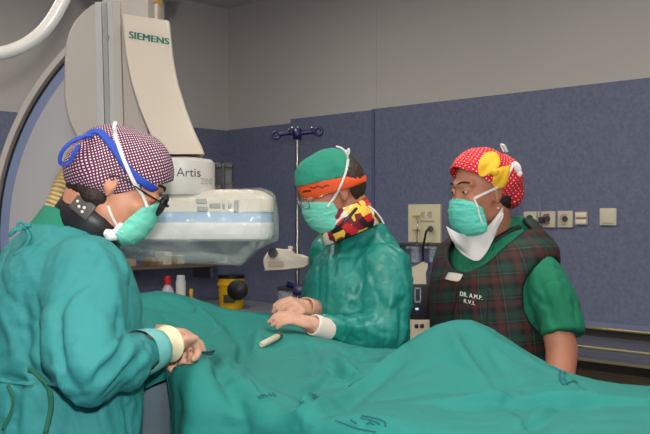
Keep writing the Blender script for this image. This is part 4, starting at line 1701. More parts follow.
disp(g2, .007, (.08, .08, .3), seed=51, weight=lambda co: np.clip((1.27 - co[:, 2]) * 4, .15, 1))
disp(g2, .005, (.08, .08, .06), R=Matrix.Rotation(-.7, 3, 'Y'), seed=52)
crease(g2, .0045, (.10, .10, .15), R=Matrix.Rotation(-.5, 3, 'Y'), seed=54)
crease(g2, .0025, (.05, .05, .08), R=Matrix.Rotation(.5, 3, 'Y'), seed=55)
disp(g2, .0022, (.03, .03, .045), seed=53)
folds(g2, [
    ([(374, 232), (358, 250), (352, 268), (362, 286)], .012, -.008),
    ([(350, 226), (344, 240), (340, 256), (342, 276)], .016, .008),
    ([(366, 270), (360, 290), (352, 306), (344, 318)], .012, -.012),
    ([(378, 262), (366, 282), (358, 300)], .014, .008),
    ([(392, 250), (404, 275), (408, 310)], .014, .006),
    ([(344, 318), (362, 322), (380, 316)], .010, -.008),
    ([(340, 312), (356, 312), (372, 300)], .010, .008),
    ([(330, 322), (346, 326), (366, 330), (382, 338)], .010, .007),
    ([(334, 334), (350, 338), (372, 346)], .009, -.008),
    ([(362, 322), (376, 330), (392, 334)], .008, -.006),
    ([(322, 250), (318, 280), (316, 312)], .012, -.006), ([(332, 246), (330, 276), (328, 306)], .012, .006),
    ([(400, 300), (402, 322), (398, 344)], .012, -.008), ([(392, 290), (390, 306), (380, 318)], .010, .008),
])
gw2 = build('gown', g2, TEALM, w2)
OBST.append(g2)
# hair and ear line
bm = bmesh.new()
hell(bm, H2, (-.031, 0, .016), (.083, .081, .096))
me = remesh(bm, .005, 2)
R_ = H2.to_3x3()
me = cut(me, [(H2 @ V((-.028, 0, 0)), R_ @ V((-1, 0, .25)).normalized()), (H2 @ V((0, 0, -.062)), R_ @ V((-.25, 0, 1)).normalized())])
disp(me, .003, (.01, .01, .04), seed=4)
build('hair', me, HAIRM, w2)
cap2 = cap_mesh(H2, [((-.006, 0, .038), (.103, .084, .088)), ((.02, 0, .046), (.082, .079, .077))], (0, 0, .034), (-.2, 0, 1), 33, .0035, (.05, .05, .03))
cap2 = cut(cap2, [(H2 @ V((-.062, 0, .05)), R_ @ V((1, 0, .35)).normalized())], fill=False)
tc2 = bvh(cap2, b2)
cp2 = build('surgical_cap', cap2, mat('cap_green', (38, 144, 118), .8, bump=.3, bscale=30), w2)
# orange headband
rings = []
for t in range(0, 41):
    a = -math.pi + 2 * math.pi * t / 40
    c, s = math.cos(a), math.sin(a)
    ce = V((-.008 + .104 * c, .0845 * s, .012 + .021 * c))
    u = V((c, s * 1.0, 0)).normalized()
    hw = .0115 + .0195 * (c * .5 + .5)
    rings.append([H2 @ (ce + V((0, 0, -hw)) + u * .0), H2 @ (ce + V((0, 0, -hw * .3)) + u * .004), H2 @ (ce + V((0, 0, hw * .5)) + u * .003), H2 @ (ce + V((0, 0, hw)) - u * .001),
                  H2 @ (ce + V((0, 0, hw)) - u * .004), H2 @ (ce + V((0, 0, -hw)) - u * .004)])
bm = bmesh.new()
loft(bm, rings, close=False)
me = to_mesh(bm)
me = evaluated(me, [('SUBSURF', dict(levels=1, render_levels=1))])
disp(me, .0015, (.05, .05, .012), seed=14)
tb2 = bvh(me)
hb2 = build('headband', me, mat('orange_band', (232, 84, 30), .7, var=.08), w2)
ribbon_on('dark_stitching', [(310, 187), (314, 188), (318, 186), (322, 187.5), (326, 185.5), (329, 185.5)], tb2, .002, .0006, mat('stitch_dark', (120, 36, 18), .7), hb2, .001)
mk2 = mask(H2, w2)
tm2 = bvh(mk2, cap2, b2, me)
m2o = build('face_mask', mk2, MASKM, w2)
ribbon_on('mask_tie', [(347, 152), (347.5, 160), (345, 172), (340, 186), (334, 197), (327, 207)], tm2, .004, .0012, WHITE, m2o, .006)
tube_pts('mask_tie', [P(348, 158, 2.715), P(346, 152, 2.71), P(341, 148, 2.712), P(336.5, 146.5, 2.72)], .005, WHITE, m2o, 8, .003)
tube_pts('mask_tie', [P(346, 152, 2.712), P(349, 149, 2.71), P(348, 155, 2.708), P(344, 150, 2.708)], .005, WHITE, m2o, 8, .003)
glasses(H2, w2, STEEL, LENS, .025, .018, .0014, -.002, .11)
# patterned collar
c0, c1 = P(351, 221, 2.82), P(356, 207, 2.82)
rings = []
axd = (V((-.42, 0, 1))).normalized()
x_ = V((0, 1, 0)).cross(axd).normalized()
y_ = axd.cross(x_)
cc_ = P(346, 219, 2.80)
for t, r in ((-.052, .076), (-.05, .083), (0, .080), (.033, .076), (.036, .070), (0, .070)):
    rings.append([cc_ + axd * t + x_ * (r * 1.14 * math.cos(a)) + y_ * (r * math.sin(a)) for a in [2 * math.pi * i / 40 for i in range(40)]])
bm = bmesh.new()
loft(bm, rings + [rings[0]], close=False)
me = to_mesh(bm)
tk2 = bvh(me)
co2 = build('patterned_collar', me, cells('collar_print', [(236, 196, 70), (40, 20, 24), (206, 30, 44), (240, 226, 214), (236, 196, 70), (120, 20, 40)], 40), w2)
tube_pts('collar_tie', [P(368, 206, 2.735), P(374, 210, 2.73), (P(380, 217, 2.735)), P(384, 224, 2.74)], .004, WHITE, co2, 8, .0025)
for px, w_, m_ in (([(334, 232), (344, 222), (355, 210), (365, 199)], .005, BLACK), ([(330, 229), (340, 219), (352, 206), (362, 196)], .0035, WHITE)):
    ribbon_on('stripe', px, tk2, w_, .0012, m_, co2, .001)
# gloves
bm = bmesh.new()
hand_prims(bm, P(313, 324.5, 2.475), P(284, 315.5, 2.46) - P(313, 324.5, 2.475), V((.1, -.4, 1)), 1, curl=.34, spread=.04, s=.78, tc=.4)
me = remesh(bm, .0036, 3)
disp(me, .0012, (.015, .015, .015), seed=5)
OBST.append(me)
gl2 = build('glove', me, mat('glove_tan', (200, 152, 130), .55, var=.08, vscale=25, sss=.1), w2)
bm = bmesh.new()
a, b = P(327, 329.5, 2.51), P(312.5, 324.5, 2.475)
x_, y_, dd = frame_of(b - a)
loft(bm, [circle(a.lerp(b, t), x_, y_, r, n=26) for t, r in ((-.1, .031), (0, .032), (.4, .031), (.8, .0305), (1, .0295), (1.02, .027), (.6, .026))], close=False)
me = to_mesh(bm)
disp(me, .002, (.02, .02, .02), seed=8)
OBST.append(me)
build('glove_cuff', me, mat('cuff_white', (220, 206, 196), .6), gl2)
bm = bmesh.new()
hand_prims(bm, P(309, 308.5, 2.72), P(290, 304, 2.62) - P(309, 308.5, 2.72), V((.1, -.8, .75)), 1, curl=.6, spread=.1, s=.95, tc=.5)
me = remesh(bm, .0036, 3)
OBST.append(me)
gl3 = build('glove', me, MATS['glove_tan'], w2)
bm = bmesh.new()
a, b = P(316, 311, 2.78), P(305, 307, 2.69)
x_, y_, dd = frame_of(b - a)
loft(bm, [circle(a.lerp(b, t), x_, y_, r, n=26) for t, r in ((0, .034), (.5, .032), (1, .030), (1.02, .027), (.5, .026))], close=False)
build('glove_cuff', bm, MATS['glove_tan'], gl3)

# ------------------------------------------------ nurse in the tartan apron
NY = math.radians(219)
M3 = mtx((.55, 2.95, 0), NY)
w3 = thing('person', 'woman in a tartan lead apron and red dotted cap with a yellow bow', 'person', (.55, 2.95, 0), NY)
H3 = head_mtx(P(481.5, 190, 2.87), math.radians(205), math.radians(6))
L3 = lambda x, y, z: M3 @ V((x, y, z))
nb = L3(-.01, 0, 1.34)
shN, elN, wrN = P(544, 272, 2.79), P(562, 350, 2.72), P(556, 432, 2.62)
shF, elF, wrF = L3(-.03, -.17, 1.23), L3(-.06, -.24, 1.0), L3(.1, -.16, .86)
bm = bmesh.new()
head_prims(bm, H3)
capsule(bm, H3 @ V((-.035, 0, -.05)), nb, .054, .062)
torso(bm, M3, [(.84, 0, .12, .16), (1.0, 0, .11, .15), (1.2, .0, .11, .15), (1.28, 0, .09, .15), (1.32, .0, .06, .1), (1.36, .0, .05, .06)])
for a, e, w_, th in ((shN, elN, wrN, 1), (shF, elF, wrF, -1)):
    chain(bm, [(a + V((-.01, 0, -.03)), .044), (a.lerp(e, .75), .047), (e, .049), (e.lerp(w_, .5), .042), (w_, .029)])
    hand_prims(bm, w_ + (w_ - e).normalized() * .01, (w_ - e).normalized() + L3(.3, 0, 0) * 0, M3.to_3x3() @ V((0, th, .1)), th, curl=.35)
legs(bm, M3)
b3 = remesh(bm, .0055, 5)
sculpt_head(b3, H3)
build('body', b3, SKIN3, w3)
eyes(H3, w3, SKIN3, (1, .1, -.25), .0005)
shoes(w3, M3)
# trousers
bm = bmesh.new()
for s in (-1, 1):
    flat_chain(bm, [(L3(0, .09 * s, .92), .12), (L3(.0, .1 * s, .5), .085), (L3(-.005, .1 * s, .1), .075)])
torso(bm, M3, [(.8, 0, .14, .19), (.9, 0, .145, .195), (1.0, 0, .14, .185)])
me = remesh(bm, .009, 6)
disp(me, .006, (.06, .06, .25), seed=61)
build('trousers', me, SCRUB, w3)
# scrub shirt
bm = bmesh.new()
rg3 = [(.84, 0, .15, .19), (1.0, 0, .145, .185), (1.15, .0, .145, .19), (1.22, -.002, .138, .19), (1.27, -.008, .12, .185), (1.31, -.018, .105, .165), (1.35, -.03, .09, .125), (1.39, -.04, .077, .092), (1.42, -.045, .068, .074)]
torso(bm, M3, rg3)
flat_chain(bm, [(P(536, 272, 2.82), .064), (P(543, 278, 2.80), .067), (P(552, 298, 2.765), .069), (P(560, 318, 2.745), .068), (P(562.5, 335, 2.725), .067)], 28)
chain(bm, [(shF, .066), (shF.lerp(elF, .7), .064)])
g3 = remesh(bm, .006, 8)
disp(g3, .004, (.07, .07, .16), seed=62)
crease(g3, .004, (.07, .07, .12), seed=65)
disp(g3, .002, (.03, .03, .05), seed=63)
folds(g3, [([(548, 256), (556, 280), (561, 306), (566, 330)], .014, .006), ([(538, 276), (546, 300), (554, 326)], .012, -.006), ([(568, 270), (573, 296), (576, 320)], .012, -.005),
           ([(530, 290), (540, 302), (552, 308)], .010, -.006)])
t3 = bvh(g3)
sh3 = build('scrub_shirt', g3, SCRUB, w3)
# tartan apron: the torso form, opened at neck and arms
bm = bmesh.new()
torso(bm, M3, [(z, cx, hd + .016, hw + .010) for z, cx, hd, hw in [(.45, 0, .18, .215), (.7, 0, .17, .2)] + [(z, cx + .004, hd + .014, hw + .004) for z, cx, hd, hw in rg3[:4]] + [(1.28, -.008, .128, .208), (1.318, -.016, .112, .205), (1.352, -.028, .096, .162), (1.388, -.038, .082, .118), (1.412, -.042, .072, .085)]], n=60)
av = remesh(bm, .006, 6)
disp(av, .004, (.1, .1, .3), seed=64, octv=2)
bm = bmesh.new()
bm.from_mesh(av)
Mi = M3.inverted()


def keep(p):
    q = Mi @ p
    if q.z < .48:
        return False
    if q.x > -.03:
        if ((q.y - .008) / .132) ** 2 + ((q.z - 1.40) / .156) ** 2 < 1:
            return False
    elif (q.y / .09) ** 2 + ((q.z - 1.43) / .07) ** 2 < 1:
        return False
    for s in (-1, 1):
        if q.y * s > .125:
            if ((q.x + .01) / .098) ** 2 + ((q.z - 1.175) / .118) ** 2 < 1:
                return False
    return True


bmesh.ops.delete(bm, geom=[v for v in bm.verts if not keep(v.co)], context='VERTS')
for _ in range(14):
    nw = {}
    for v in bm.verts:
        if v.is_boundary:
            nb_ = [e.other_vert(v) for e in v.link_edges if e.is_boundary]
            if len(nb_) == 2:
                nw[v] = v.co * .5 + (nb_[0].co + nb_[1].co) * .25
    for v, c in nw.items():
        v.co = c
loops = []
seen = set()
for e in bm.edges:
    if e.is_boundary and e not in seen:
        lp = [e.verts[0]]
        cur, ed = e.verts[1], e
        seen.add(e)
        while cur is not lp[0]:
            lp.append(cur)
            nx = [x for x in cur.link_edges if x.is_boundary and x not in seen]
            if not nx:
                break
            ed = nx[0]
            seen.add(ed)
            cur = ed.other_vert(cur)
        if len(lp) > 20:
            loops.append([v.co.copy() for v in lp])
av = bpy.data.meshes.new('apron')
bm.to_mesh(av)
bm.free()
co, _ = getco(av)
Mn = np.array(Mi)
q = co @ Mn[:3, :3].T + Mn[:3, 3]
uv = np.stack([np.arctan2(q[:, 1], q[:, 0]) * .19 + q[:, 2] * .12, q[:, 2] - q[:, 1] * .12], 1)
lay = av.uv_layers.new(name='UVMap')
idx = np.empty(len(av.loops), dtype=np.int32)
av.loops.foreach_get('vertex_index', idx)
lay.data.foreach_set('uv', uv[idx].astype(np.float32).ravel())
av = thick(av, .008, 1)
tav = bvh(av)
apr = build('lead_apron', av, plaid('tartan'), w3)
for lp in loops:
    if len(lp) > 40:
        bm = bmesh.new()
        pts = lp[::3] + [lp[0]]
        tube(bm, pts, .008, n=8, sub=2, ry=.007)
        build('binding', bm, mat('binding_black', (16, 16, 18), .6), apr)
ribbon_on('seam', [(458, 285), (456, 300), (452, 325), (450, 345)], tav, .004, .0015, MATS['binding_black'], apr, .001)
ribbon_on('seam', [(489, 288), (488, 310), (486, 345)], tav, .003, .001, MATS['binding_black'], apr, .001)
CAPTION = mat('lettering_white', (232, 222, 212), .7)
text_on('lettering', 'DR. A.M.P.', [(460.8, 291.3), (483, 296.0), (482.8, 300.0), (460.5, 295.8)], tav, .003, CAPTION, apr, 0, 1.1, 2, .35)
text_on('lettering', 'R.V.I.', [(464.5, 298.8), (475.5, 301.3), (475.3, 305.3), (464.3, 302.6)], tav, .003, CAPTION, apr, 0, 1.1, 2, .35)
hh = [[hit(tav, x, y, .004)[0] for x, y in r] for r in ([(449.5, 273), (456, 273.5), (463.5, 275)], [(447, 277), (453, 278.5), (460.5, 280.5)], [(445.8, 279.3), (451.5, 280.8), (457.5, 281.8)])]
if all(p is not None for r in hh for p in r):
    build('name_tag', thick(to_mesh(patch(bmesh.new(), hh, 3, 3)), .002), mat('tag_white', (232, 216, 208), .6), apr)
# white neck cloth
ts3 = bvh(b3, g3)
top_ = [(446, 226), (456, 232), (468, 235), (480, 233), (490, 224), (503, 207)]
mid_ = [(449, 234), (458, 243), (470, 247), (481, 243), (490, 232), (503, 212)]
low_ = [(453, 241), (462, 251), (474, 257), (482.5, 251), (491, 239), (503, 216)]
low2 = [(456, 247), (464, 255.5), (476, 261), (484, 256), (491.5, 243), (503, 218)]
rows = []
for k, r in enumerate((top_, mid_, low_, low2)):
    row = []
    for x, y in r:
        h, _ = hit(t3 if k > 1 else ts3, x, y, .014 if k < 3 else .010)
        dist = h.y if h is not None else 2.8
        row.append((x, y, min(max(dist, 2.735), 2.84)))
    rows.append(row)
rows = [[P(*p) for p in r] for r in rows]
me = to_mesh(patch(bmesh.new(), rows, 5, 5))
disp(me, .003, (.03, .03, .05), seed=19)
build('neck_cloth', thick(me, .003), WHITE, w3)
ribbon_on('strap', [(486, 247), (494, 241), (503, 235), (512, 230), (520, 227)], bvh(b3, g3, av), .008, .003, MATS['binding_black'], apr, .003)
# hair and cap
bm = bmesh.new()
hell(bm, H3, (-.055, 0, -.025), (.05, .066, .055))
me = remesh(bm, .006, 4)
disp(me, .003, (.01, .02, .05), seed=4)
build('hair', me, HAIR, w3)
cap3 = cap_mesh(H3, [((-.004, 0, .044), (.108, .090, .092)), ((-.06, .0, .03), (.085, .088, .082)), ((-.085, 0, -.016), (.06, .07, .06))], (0, 0, .004), (-.8, 0, 1), 35, .0028, (.035, .035, .05))
band_uv(cap3, H3, .11)
tc3 = bvh(cap3, b3)
cp3 = build('surgical_cap', cap3, uv_pattern('dotted_cap', (212, 22, 46), (250, 214, 200), .0135, .17, False, math.pi / 4, .8), w3)
YB = mat('bow_yellow', (246, 190, 44), .75, var=.06, bump=.4, bscale=60)


def lobe(px, off, nm):
    h, n = hits(tc3, px, off)
    c = sum(h, V()) / len(h)
    nn = sum(n, V()).normalized()
    bm = bmesh.new()
    vc = bm.verts.new(c + nn * .007)
    ring1 = [bm.verts.new(c.lerp(p, .6) + nn * (.006 + .003 * math.sin(i * 2.4))) for i, p in enumerate(h)]
    ring2 = [bm.verts.new(p) for p in h]
    n_ = len(h)
    for i in range(n_):
        j = (i + 1) % n_
        bm.faces.new((vc, ring1[i], ring1[j]))
        bm.faces.new((ring1[i], ring2[i], ring2[j], ring1[j]))
    me = evaluated(thick(to_mesh(bm), .004), [('SUBSURF', dict(levels=2, render_levels=2))])
    return build(nm, me, YB, bow)


bow = None
h, n = hit(tc3, 493.5, 172, .008)
bm = bmesh.new()
ell(bm, h, (.013, .013, .013), sub=3)
bow = build('bow', bm, YB, cp3)
lobe([(492, 173), (486, 176), (480, 176), (477.5, 168), (480, 160), (486, 153.5), (494, 153), (498.5, 158), (499, 166), (496, 171)], .009, 'bow_loop')
lobe([(493, 172), (497, 168), (503, 167), (509, 166), (508.5, 172), (506, 180), (503, 187), (497, 188), (491.5, 187), (491, 180)], .009, 'bow_loop')
mk3 = mask(H3, w3, (.052, .040), -.02)
tm3 = bvh(mk3, cap3, b3)
m3o = build('face_mask', mk3, mat('mask_aqua', (100, 210, 190), .75, var=.05, vscale=30), w3)
ribbon_on('mask_tie', [(474, 199), (480, 196), (488, 191), (496, 187), (504, 181), (510, 171), (512, 164)], tm3, .0042, .0012, WHITE, m3o, .006)
ribbon_on('mask_edge', [(474, 199), (477, 207), (479, 215), (482, 224)], tm3, .003, .001, WHITE, m3o, .003)
tube_pts('mask_tie', [P(504, 152, 2.80), P(501, 146, 2.80), P(501.5, 145, 2.79), P(504, 146, 2.79), P(507, 152, 2.80)], .0045, WHITE, m3o, 8, .0025)
bm = bmesh.new()
h, n = hit(tc3, 515.5, 168, .006)
if h is not None:
    ell(bm, h, (.012, .008, .020), Matrix.Rotation(-.5, 3, 'Y'), sub=3)
    ell(bm, h + V((.008, 0, -.02)), (.009, .007, .010), sub=3)
    build('tie_knot', bm, WHITE, m3o)
h, n = hit(bvh(b3), 497.5, 208, .002)
if h is not None:
    bm = bmesh.new()
    ell(bm, h, (.004, .004, .004), sub=2)
    build('earring', bm, mat('pearl', (230, 226, 220), .2), w3)
# ------------------------------------------------------------------ operating table and drape
OT = V((-.42, 2.08, 0))
TE = V((.79, -.613, 0)).normalized()
TN = V((.613, .79, 0)).normalized()


def st(s, t, z=0):
    p = OT + TE * s + TN * t
    return V((p.x, p.y, z))


def px_t(px, py, t):
    """Point of the plan line t metres in from the near table edge seen at this pixel -> (s, t, z)."""
    kx = (px - CX) / F
    o = OT + TN * t
    s = (kx * o.y - o.x) / (TE.x - kx * TE.y)
    y = o.y + TE.y * s
    return (s, t, CAMZ - (py - CY) / F * y)


tabl = thing('operating_table', 'operating table under the green drapes with a dark clear side shield', 'operating table', tuple(st(.3, .36)), math.atan2(TE.y, TE.x))


def tbox(s0, s1, t0, t1, z0, z1):
    return wall_box(OT, TE, TN, s0, s1, z0, z1, t0, t1)


build('tabletop', tbox(-.70, 1.45, .06, .64, .88, .93), mat('table_black', (36, 38, 44), .5), tabl, False)
build('mattress', evaluated(to_mesh(tbox(-.68, 1.43, .07, .63, .93, .99)), [('BEVEL', dict(width=.02, segments=3))]), mat('mattress_grey', (60, 64, 76), .6), tabl, True)
build('pedestal', tbox(.55, .95, .2, .5, .08, .88), CREAM2, tabl, False)
build('base', tbox(.3, 1.2, .1, .6, 0, .08), CREAM2, tabl, False)
# shield hanging from the near rail
bm = bmesh.new()
rows = []
for z in (1.045, .85, .7, .5, .3):
    rows.append([st(s, .035 + .012 * math.sin(s * 40) - (.01 if z < .9 else 0), z) for s in np.linspace(-.1, .34, 12)])
patch(bm, rows, 4, 4)
sm = mat('shield_dark', (104, 120, 130), .14, var=.15, vscale=9, bump=.5, bscale=9, bdist=.02, coat=.5)
build('side_shield', thick(to_mesh(bm), .004), sm, tabl)

ctl = [px_t(*q) for q in (
    (110, 299, .45), (133, 295, .45), (150, 292, .45), (175, 293, .47), (200, 301, .52), (217, 308.5, .62), (250, 313.5, .72), (280, 315, .72), (310, 322, .72), (345, 343, .70), (400, 350, .68), (538, 361, .66), (583, 381, .66), (610, 391, .68), (650, 389, .68), (740, 389, .68),
    (160, 320, .27), (205, 325, .36), (250, 324, .5), (300, 334, .5), (350, 352, .5), (395, 353, .5),
    (427, 332, .47), (443, 324, .46), (455, 321.5, .45), (471, 322.5, .45), (494, 336, .46), (515, 350, .46),
    (272, 342, .4), (340, 362, .38), (375, 366, .36),
    (200, 342, .22), (250, 362, .22), (300, 376, .22), (340, 388, .22), (400, 380, .22), (455, 384, .22), (503, 396, .22), (560, 404, .22), (630, 408, .22),
    (143, 374, .0), (170, 362, .0), (195, 359, .0), (222, 375, .0), (245, 388, .0), (300, 404, .0), (400, 418, .0), (500, 434, .0), (600, 442, .0), (720, 448, .0))]
ctl += [(-.5, .72, 1.10), (-.72, .72, 1.07), (-.75, .35, 1.13), (-.4, 0, 1.06), (-.72, 0, 1.04)] + [(1.6, t, 1.0) for t in (0, .35, .7)]
ctl = np.array(ctl)


def tps(r2):
    return np.where(r2 > 1e-12, r2 * np.log(np.maximum(r2, 1e-12)) * .5, 0)


def tps_fit(c, reg=2e-4):
    n = len(c)
    d2 = ((c[:, None, :2] - c[None, :, :2]) ** 2).sum(-1)
    A = np.zeros((n + 3, n + 3))
    A[:n, :n] = tps(d2) + reg * np.eye(n)
    A[:n, n:] = np.c_[np.ones(n), c[:, :2]]
    A[n:, :n] = A[:n, n:].T
    wgt = np.linalg.solve(A, np.r_[c[:, 2], 0, 0, 0])
    return lambda q: tps(((q[:, None, :] - c[None, :, :2]) ** 2).sum(-1)) @ wgt[:n] + np.c_[np.ones(len(q)), q] @ wgt[n:]


zf = tps_fit(ctl)
S = np.linspace(-.72, 1.5, 371)
T1 = np.linspace(0, .72, 121)
grid = []
for s in S:
    q = np.c_[np.full(len(T1), s), T1]
    z = zf(q)
    # near side: turn over a soft edge and hang in folds
    hang = .5 if s > .17 else (.05 + .45 * max(0, min(1, (s - .125) / .045)))
    bul = .075 * math.exp(-((s - .25) / .075) ** 2)
    wav = .016 * math.sin(s * 23 + 1) + .010 * math.sin(s * 51)
    near = []
    r = .02 if s < .1 else (.02 + .03 * min(1, (s - .1) / .08))
    nn = 46
    for i in range(nn, 0, -1):
        L_ = hang * i / nn
        if L_ < r * 1.57:
            a = L_ / r
            dt, dz = -r * math.sin(a), -r * (1 - math.cos(a))
        else:
            dt, dz = -r, -r - (L_ - r * 1.57)
        g = min(1, L_ / .16)
        near.append((s, dt - g * (bul + wav) * (1 - .25 * g), z[0] + dz))
    far = []
    r = .018
    for i in range(1, 29):
        L_ = (.34 if s > -.2 else .16) * i / 28
        a = min(L_ / r, 1.57)
        dt = r * math.sin(a)
        dz = -r * (1 - math.cos(a)) - max(0, L_ - r * 1.57)
        far.append((s, .72 + dt + .005 * math.sin(s * 27) * min(1, L_ / .1), z[-1] + dz))
    grid.append(near + [(s, t, zz) for t, zz in zip(T1, z)] + far)
bm = bmesh.new()
vs = [[bm.verts.new(st(*p)) for p in r] for r in grid]
for a, b in zip(vs, vs[1:]):
    for i in range(len(a) - 1):
        bm.faces.new((a[i], b[i], b[i + 1], a[i + 1]))
DR = to_mesh(bm)
# broad creases then fine ones
disp(DR, .005, (.2, .2, .2), seed=11, octv=2)
crease(DR, .0045, (.20, .26, .2), R=Matrix.Rotation(.5, 3, 'Z'), seed=15)
crease(DR, .0025, (.09, .13, .1), R=Matrix.Rotation(-.4, 3, 'Z'), seed=16)


def dfold(px, w, amp, sharp=2):
    tr = bvh(DR)
    h, _ = hits(tr, px)
    fold(DR, h, w, amp, sharp)


def dfold_m(lst):
    tr = bvh(DR)
    hh = [(hits(tr, px)[0], w_, a_) for px, w_, a_ in lst]
    for h, w_, a_ in hh:
        fold(DR, h, w_, a_)


dfold_m([
    # tent ridges from the knees
    ([(446, 326), (427, 334), (400, 351), (372, 371), (340, 391), (300, 410), (258, 426)], .022, .020),
    ([(452, 327), (462, 345), (478, 367), (503, 395)], .016, .011),
    ([(470, 325), (492, 338), (520, 354), (550, 372)], .02, .008),
    ([(395, 366), (365, 388), (330, 408), (290, 424)], .032, -.020),
    ([(385, 358), (355, 378), (322, 398), (275, 414)], .014, -.014),
    ([(430, 405), (480, 401), (540, 397), (600, 398), (648, 400)], .018, .008),
    ([(440, 411), (500, 409), (560, 406), (640, 410)], .016, -.006),
    ([(486, 345), (500, 365), (520, 392)], .014, -.006),
    ([(410, 372), (440, 362), (470, 372)], .02, -.006),
    # chest area folds running down from the detector
    ([(150, 297), (180, 304), (205, 318), (222, 330)], .02, .020),
    ([(200, 300), (212, 312), (240, 316)], .014, -.022),
    ([(140, 303), (175, 312), (205, 326)], .018, -.018),
    ([(228, 318), (240, 336), (246, 352), (250, 372)], .03, -.022),
    ([(262, 320), (258, 340), (246, 360), (240, 378)], .018, .014),
    ([(205, 342), (222, 360), (236, 374)], .016, -.014),
    ([(246, 374), (238, 380), (230, 372)], .012, -.012),
    ([(238, 389), (255, 398), (275, 406), (300, 402), (325, 398)], .012, -.010),
    ([(290, 350), (312, 346), (322, 352)], .01, -.011),
    ([(322, 352), (316, 366), (310, 378)], .012, -.014),
    ([(330, 358), (345, 366), (368, 372)], .012, .016),
    ([(322, 366), (340, 374), (362, 378)], .010, -.016),
    ([(345, 352), (368, 358), (395, 358)], .012, -.015),
    ([(318, 382), (338, 384), (356, 380)], .010, .008),
    ([(330, 345), (350, 353), (380, 352), (400, 347)], .012, .014),
    # the corner bulging over the near edge
    ([(183, 357), (192, 372), (202, 395), (214, 426)], .05, .02),
    ([(206, 352), (222, 372), (234, 396), (246, 420)], .016, -.022),
    ([(226, 412), (236, 418), (246, 416)], .012, .01),
    ([(225, 425), (238, 424), (250, 428)], .010, -.01),
    ([(178, 378), (184, 405), (190, 430)], .012, -.006),
])
tr = bvh(DR)
for px, w_, a_ in (
        ([(455, 330), (466, 350), (480, 369), (503, 398)], .007, .006),
        ([(503, 398), (530, 392), (560, 383)], .008, -.005),
        ([(436, 401), (470, 400), (505, 400), (560, 399), (600, 401), (650, 402)], .008, -.007),
        ([(440, 408), (470, 412), (500, 409)], .006, .004),
        ([(500, 403), (516, 416), (524, 426), (530, 434)], .007, .004),
        ([(560, 408), (540, 418), (520, 428)], .007, .005),
        ([(420, 337), (396, 355), (368, 374), (336, 394), (300, 411)], .010, -.015),
        ([(560, 372), (578, 384), (600, 396)], .006, .005), ([(536, 388), (556, 382), (570, 388)], .006, .004),
        ([(330, 370), (318, 384), (300, 392)], .006, .005), ([(312, 347), (318, 356), (312, 370)], .006, -.005), ([(338, 352), (350, 366), (346, 378)], .006, .005),
        ([(365, 352), (356, 364), (362, 376)], .006, .004), ([(240, 344), (236, 360), (228, 376)], .007, .006), ([(212, 352), (226, 374), (240, 394)], .007, -.006),
        ([(160, 300), (190, 314), (214, 330)], .007, .006), ([(150, 308), (178, 320), (200, 334)], .007, -.005), ([(196, 306), (216, 312), (236, 318)], .006, .007),
        ([(245, 378), (262, 394), (280, 404), (300, 406)], .006, .006), ([(330, 398), (316, 402), (300, 405)], .005, .004)):
    step(DR, hits(tr, px)[0], w_, a_ * 1.7)
# the cloth gives way under the hands and forearms resting on it
tob = bvh(*OBST)
for _ in range(2):
    for v in DR.vertices:
        if v.co.z > .95:
            o = V((v.co.x, v.co.y, v.co.z - .09))
            loc, no_, i_, d_ = tob.ray_cast(o, V((0, 0, 1)), .10)
            if loc is not None and no_.z < .2:
                v.co.z = min(v.co.z, loc.z - .006)
    DR = evaluated(DR, [('SMOOTH', dict(factor=.4, iterations=1))])
for v in DR.vertices:
    if v.co.z > .9:
        o = V((v.co.x, v.co.y, v.co.z - .09))
        loc, no_, i_, d_ = tob.ray_cast(o, V((0, 0, 1)), .10)
        if loc is not None and no_.z < .2:
            v.co.z = min(v.co.z, loc.z - .005)
DR = evaluated(DR, [('SMOOTH', dict(factor=.3, iterations=1)), ('SOLIDIFY', dict(thickness=.004, offset=-1))])
tDR = bvh(DR)
drp = tag(build('surgical_drape', DR, DRAPE, None, True, base=tuple(st(.3, .36, .99))), 'large green surgical drape covering the patient and operating table in soft folds', 'drape')
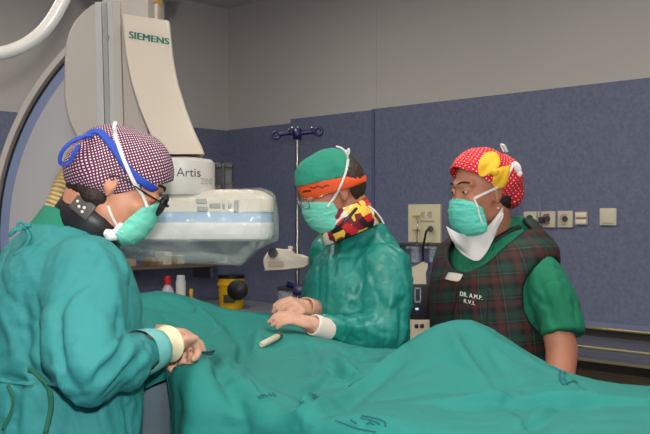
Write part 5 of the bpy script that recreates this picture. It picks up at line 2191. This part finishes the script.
INK = mat('drape_print', (20, 92, 104), .8)


def stroke(name, px, w, parent, m, t, off=.0025, taper=True):
    h, n = hits(t, px, off)
    if len(h) < 2:
        return
    bm = bmesh.new()
    hh = catmull(h, 5)
    ribbon(bm, h, n, w, .0012, 5)
    return bm


def emblem(lines, w=.0015):
    bm = bmesh.new()
    for px in lines:
        h, n = hits(tDR, px, .0022)
        if len(h) > 1:
            ribbon(bm, h, n, w, .0009, 5)
    build('printed_emblem', bm, INK, drp)


emblem([[(362, 416.5), (372, 418), (382, 421), (386, 424), (385.5, 427)], [(361, 418.5), (370, 420.5), (377, 423), (380, 425)], [(336, 421), (347, 425), (358, 428)], [(351, 420.5), (357, 424)],
        [(346, 424.5), (358, 429), (370, 431), (376, 432.5)], [(366, 425), (370, 423), (374, 425)]])
emblem([[(258, 397.5), (263, 395.5), (267, 396.5)], [(269, 394), (272, 396.5)], [(273, 393.5), (276, 397)], [(259, 399), (264, 398)]], .0017)
emblem([[(311.5, 398), (314, 399.5)], [(313, 395.5), (315.5, 398.5)], [(315.5, 394.8), (318, 398)], [(300, 403), (304, 401)]], .002)
emblem([[(559.6, 371.5), (559.8, 377), (561, 382), (562.4, 384.5)], [(564.4, 373), (564.4, 378), (566, 382), (567.8, 384.6)], [(569, 383), (573, 381.5), (577, 383)]], .0026)

# scalpel-like handle lying on the drape
h0, n0 = hit(tDR, 260.3, 347, .007)
h1, n1 = hit(tDR, 281.5, 337.8, .009)
sc_ = thing('instrument_handle', 'small pale tubular instrument with dark end lying on the green drape', 'instrument', tuple(h0))
bm = bmesh.new()
q = h0.lerp(h1, .84)
cyl(bm, h0, q, .0075, n=14, prof=[(0, .006), (.05, .0085), (.9, .0085), (1, .006)])
build('barrel', bm, mat('barrel_pale', (196, 186, 164), .4), sc_, True, auto=50)
bm = bmesh.new()
cyl(bm, q, h1, .0085, n=14, prof=[(0, .009), (.5, .0095), (.55, .005), (1, .004)])
build('dark_tip', bm, mat('tip_dark', (78, 74, 66), .4), sc_, True, auto=50)
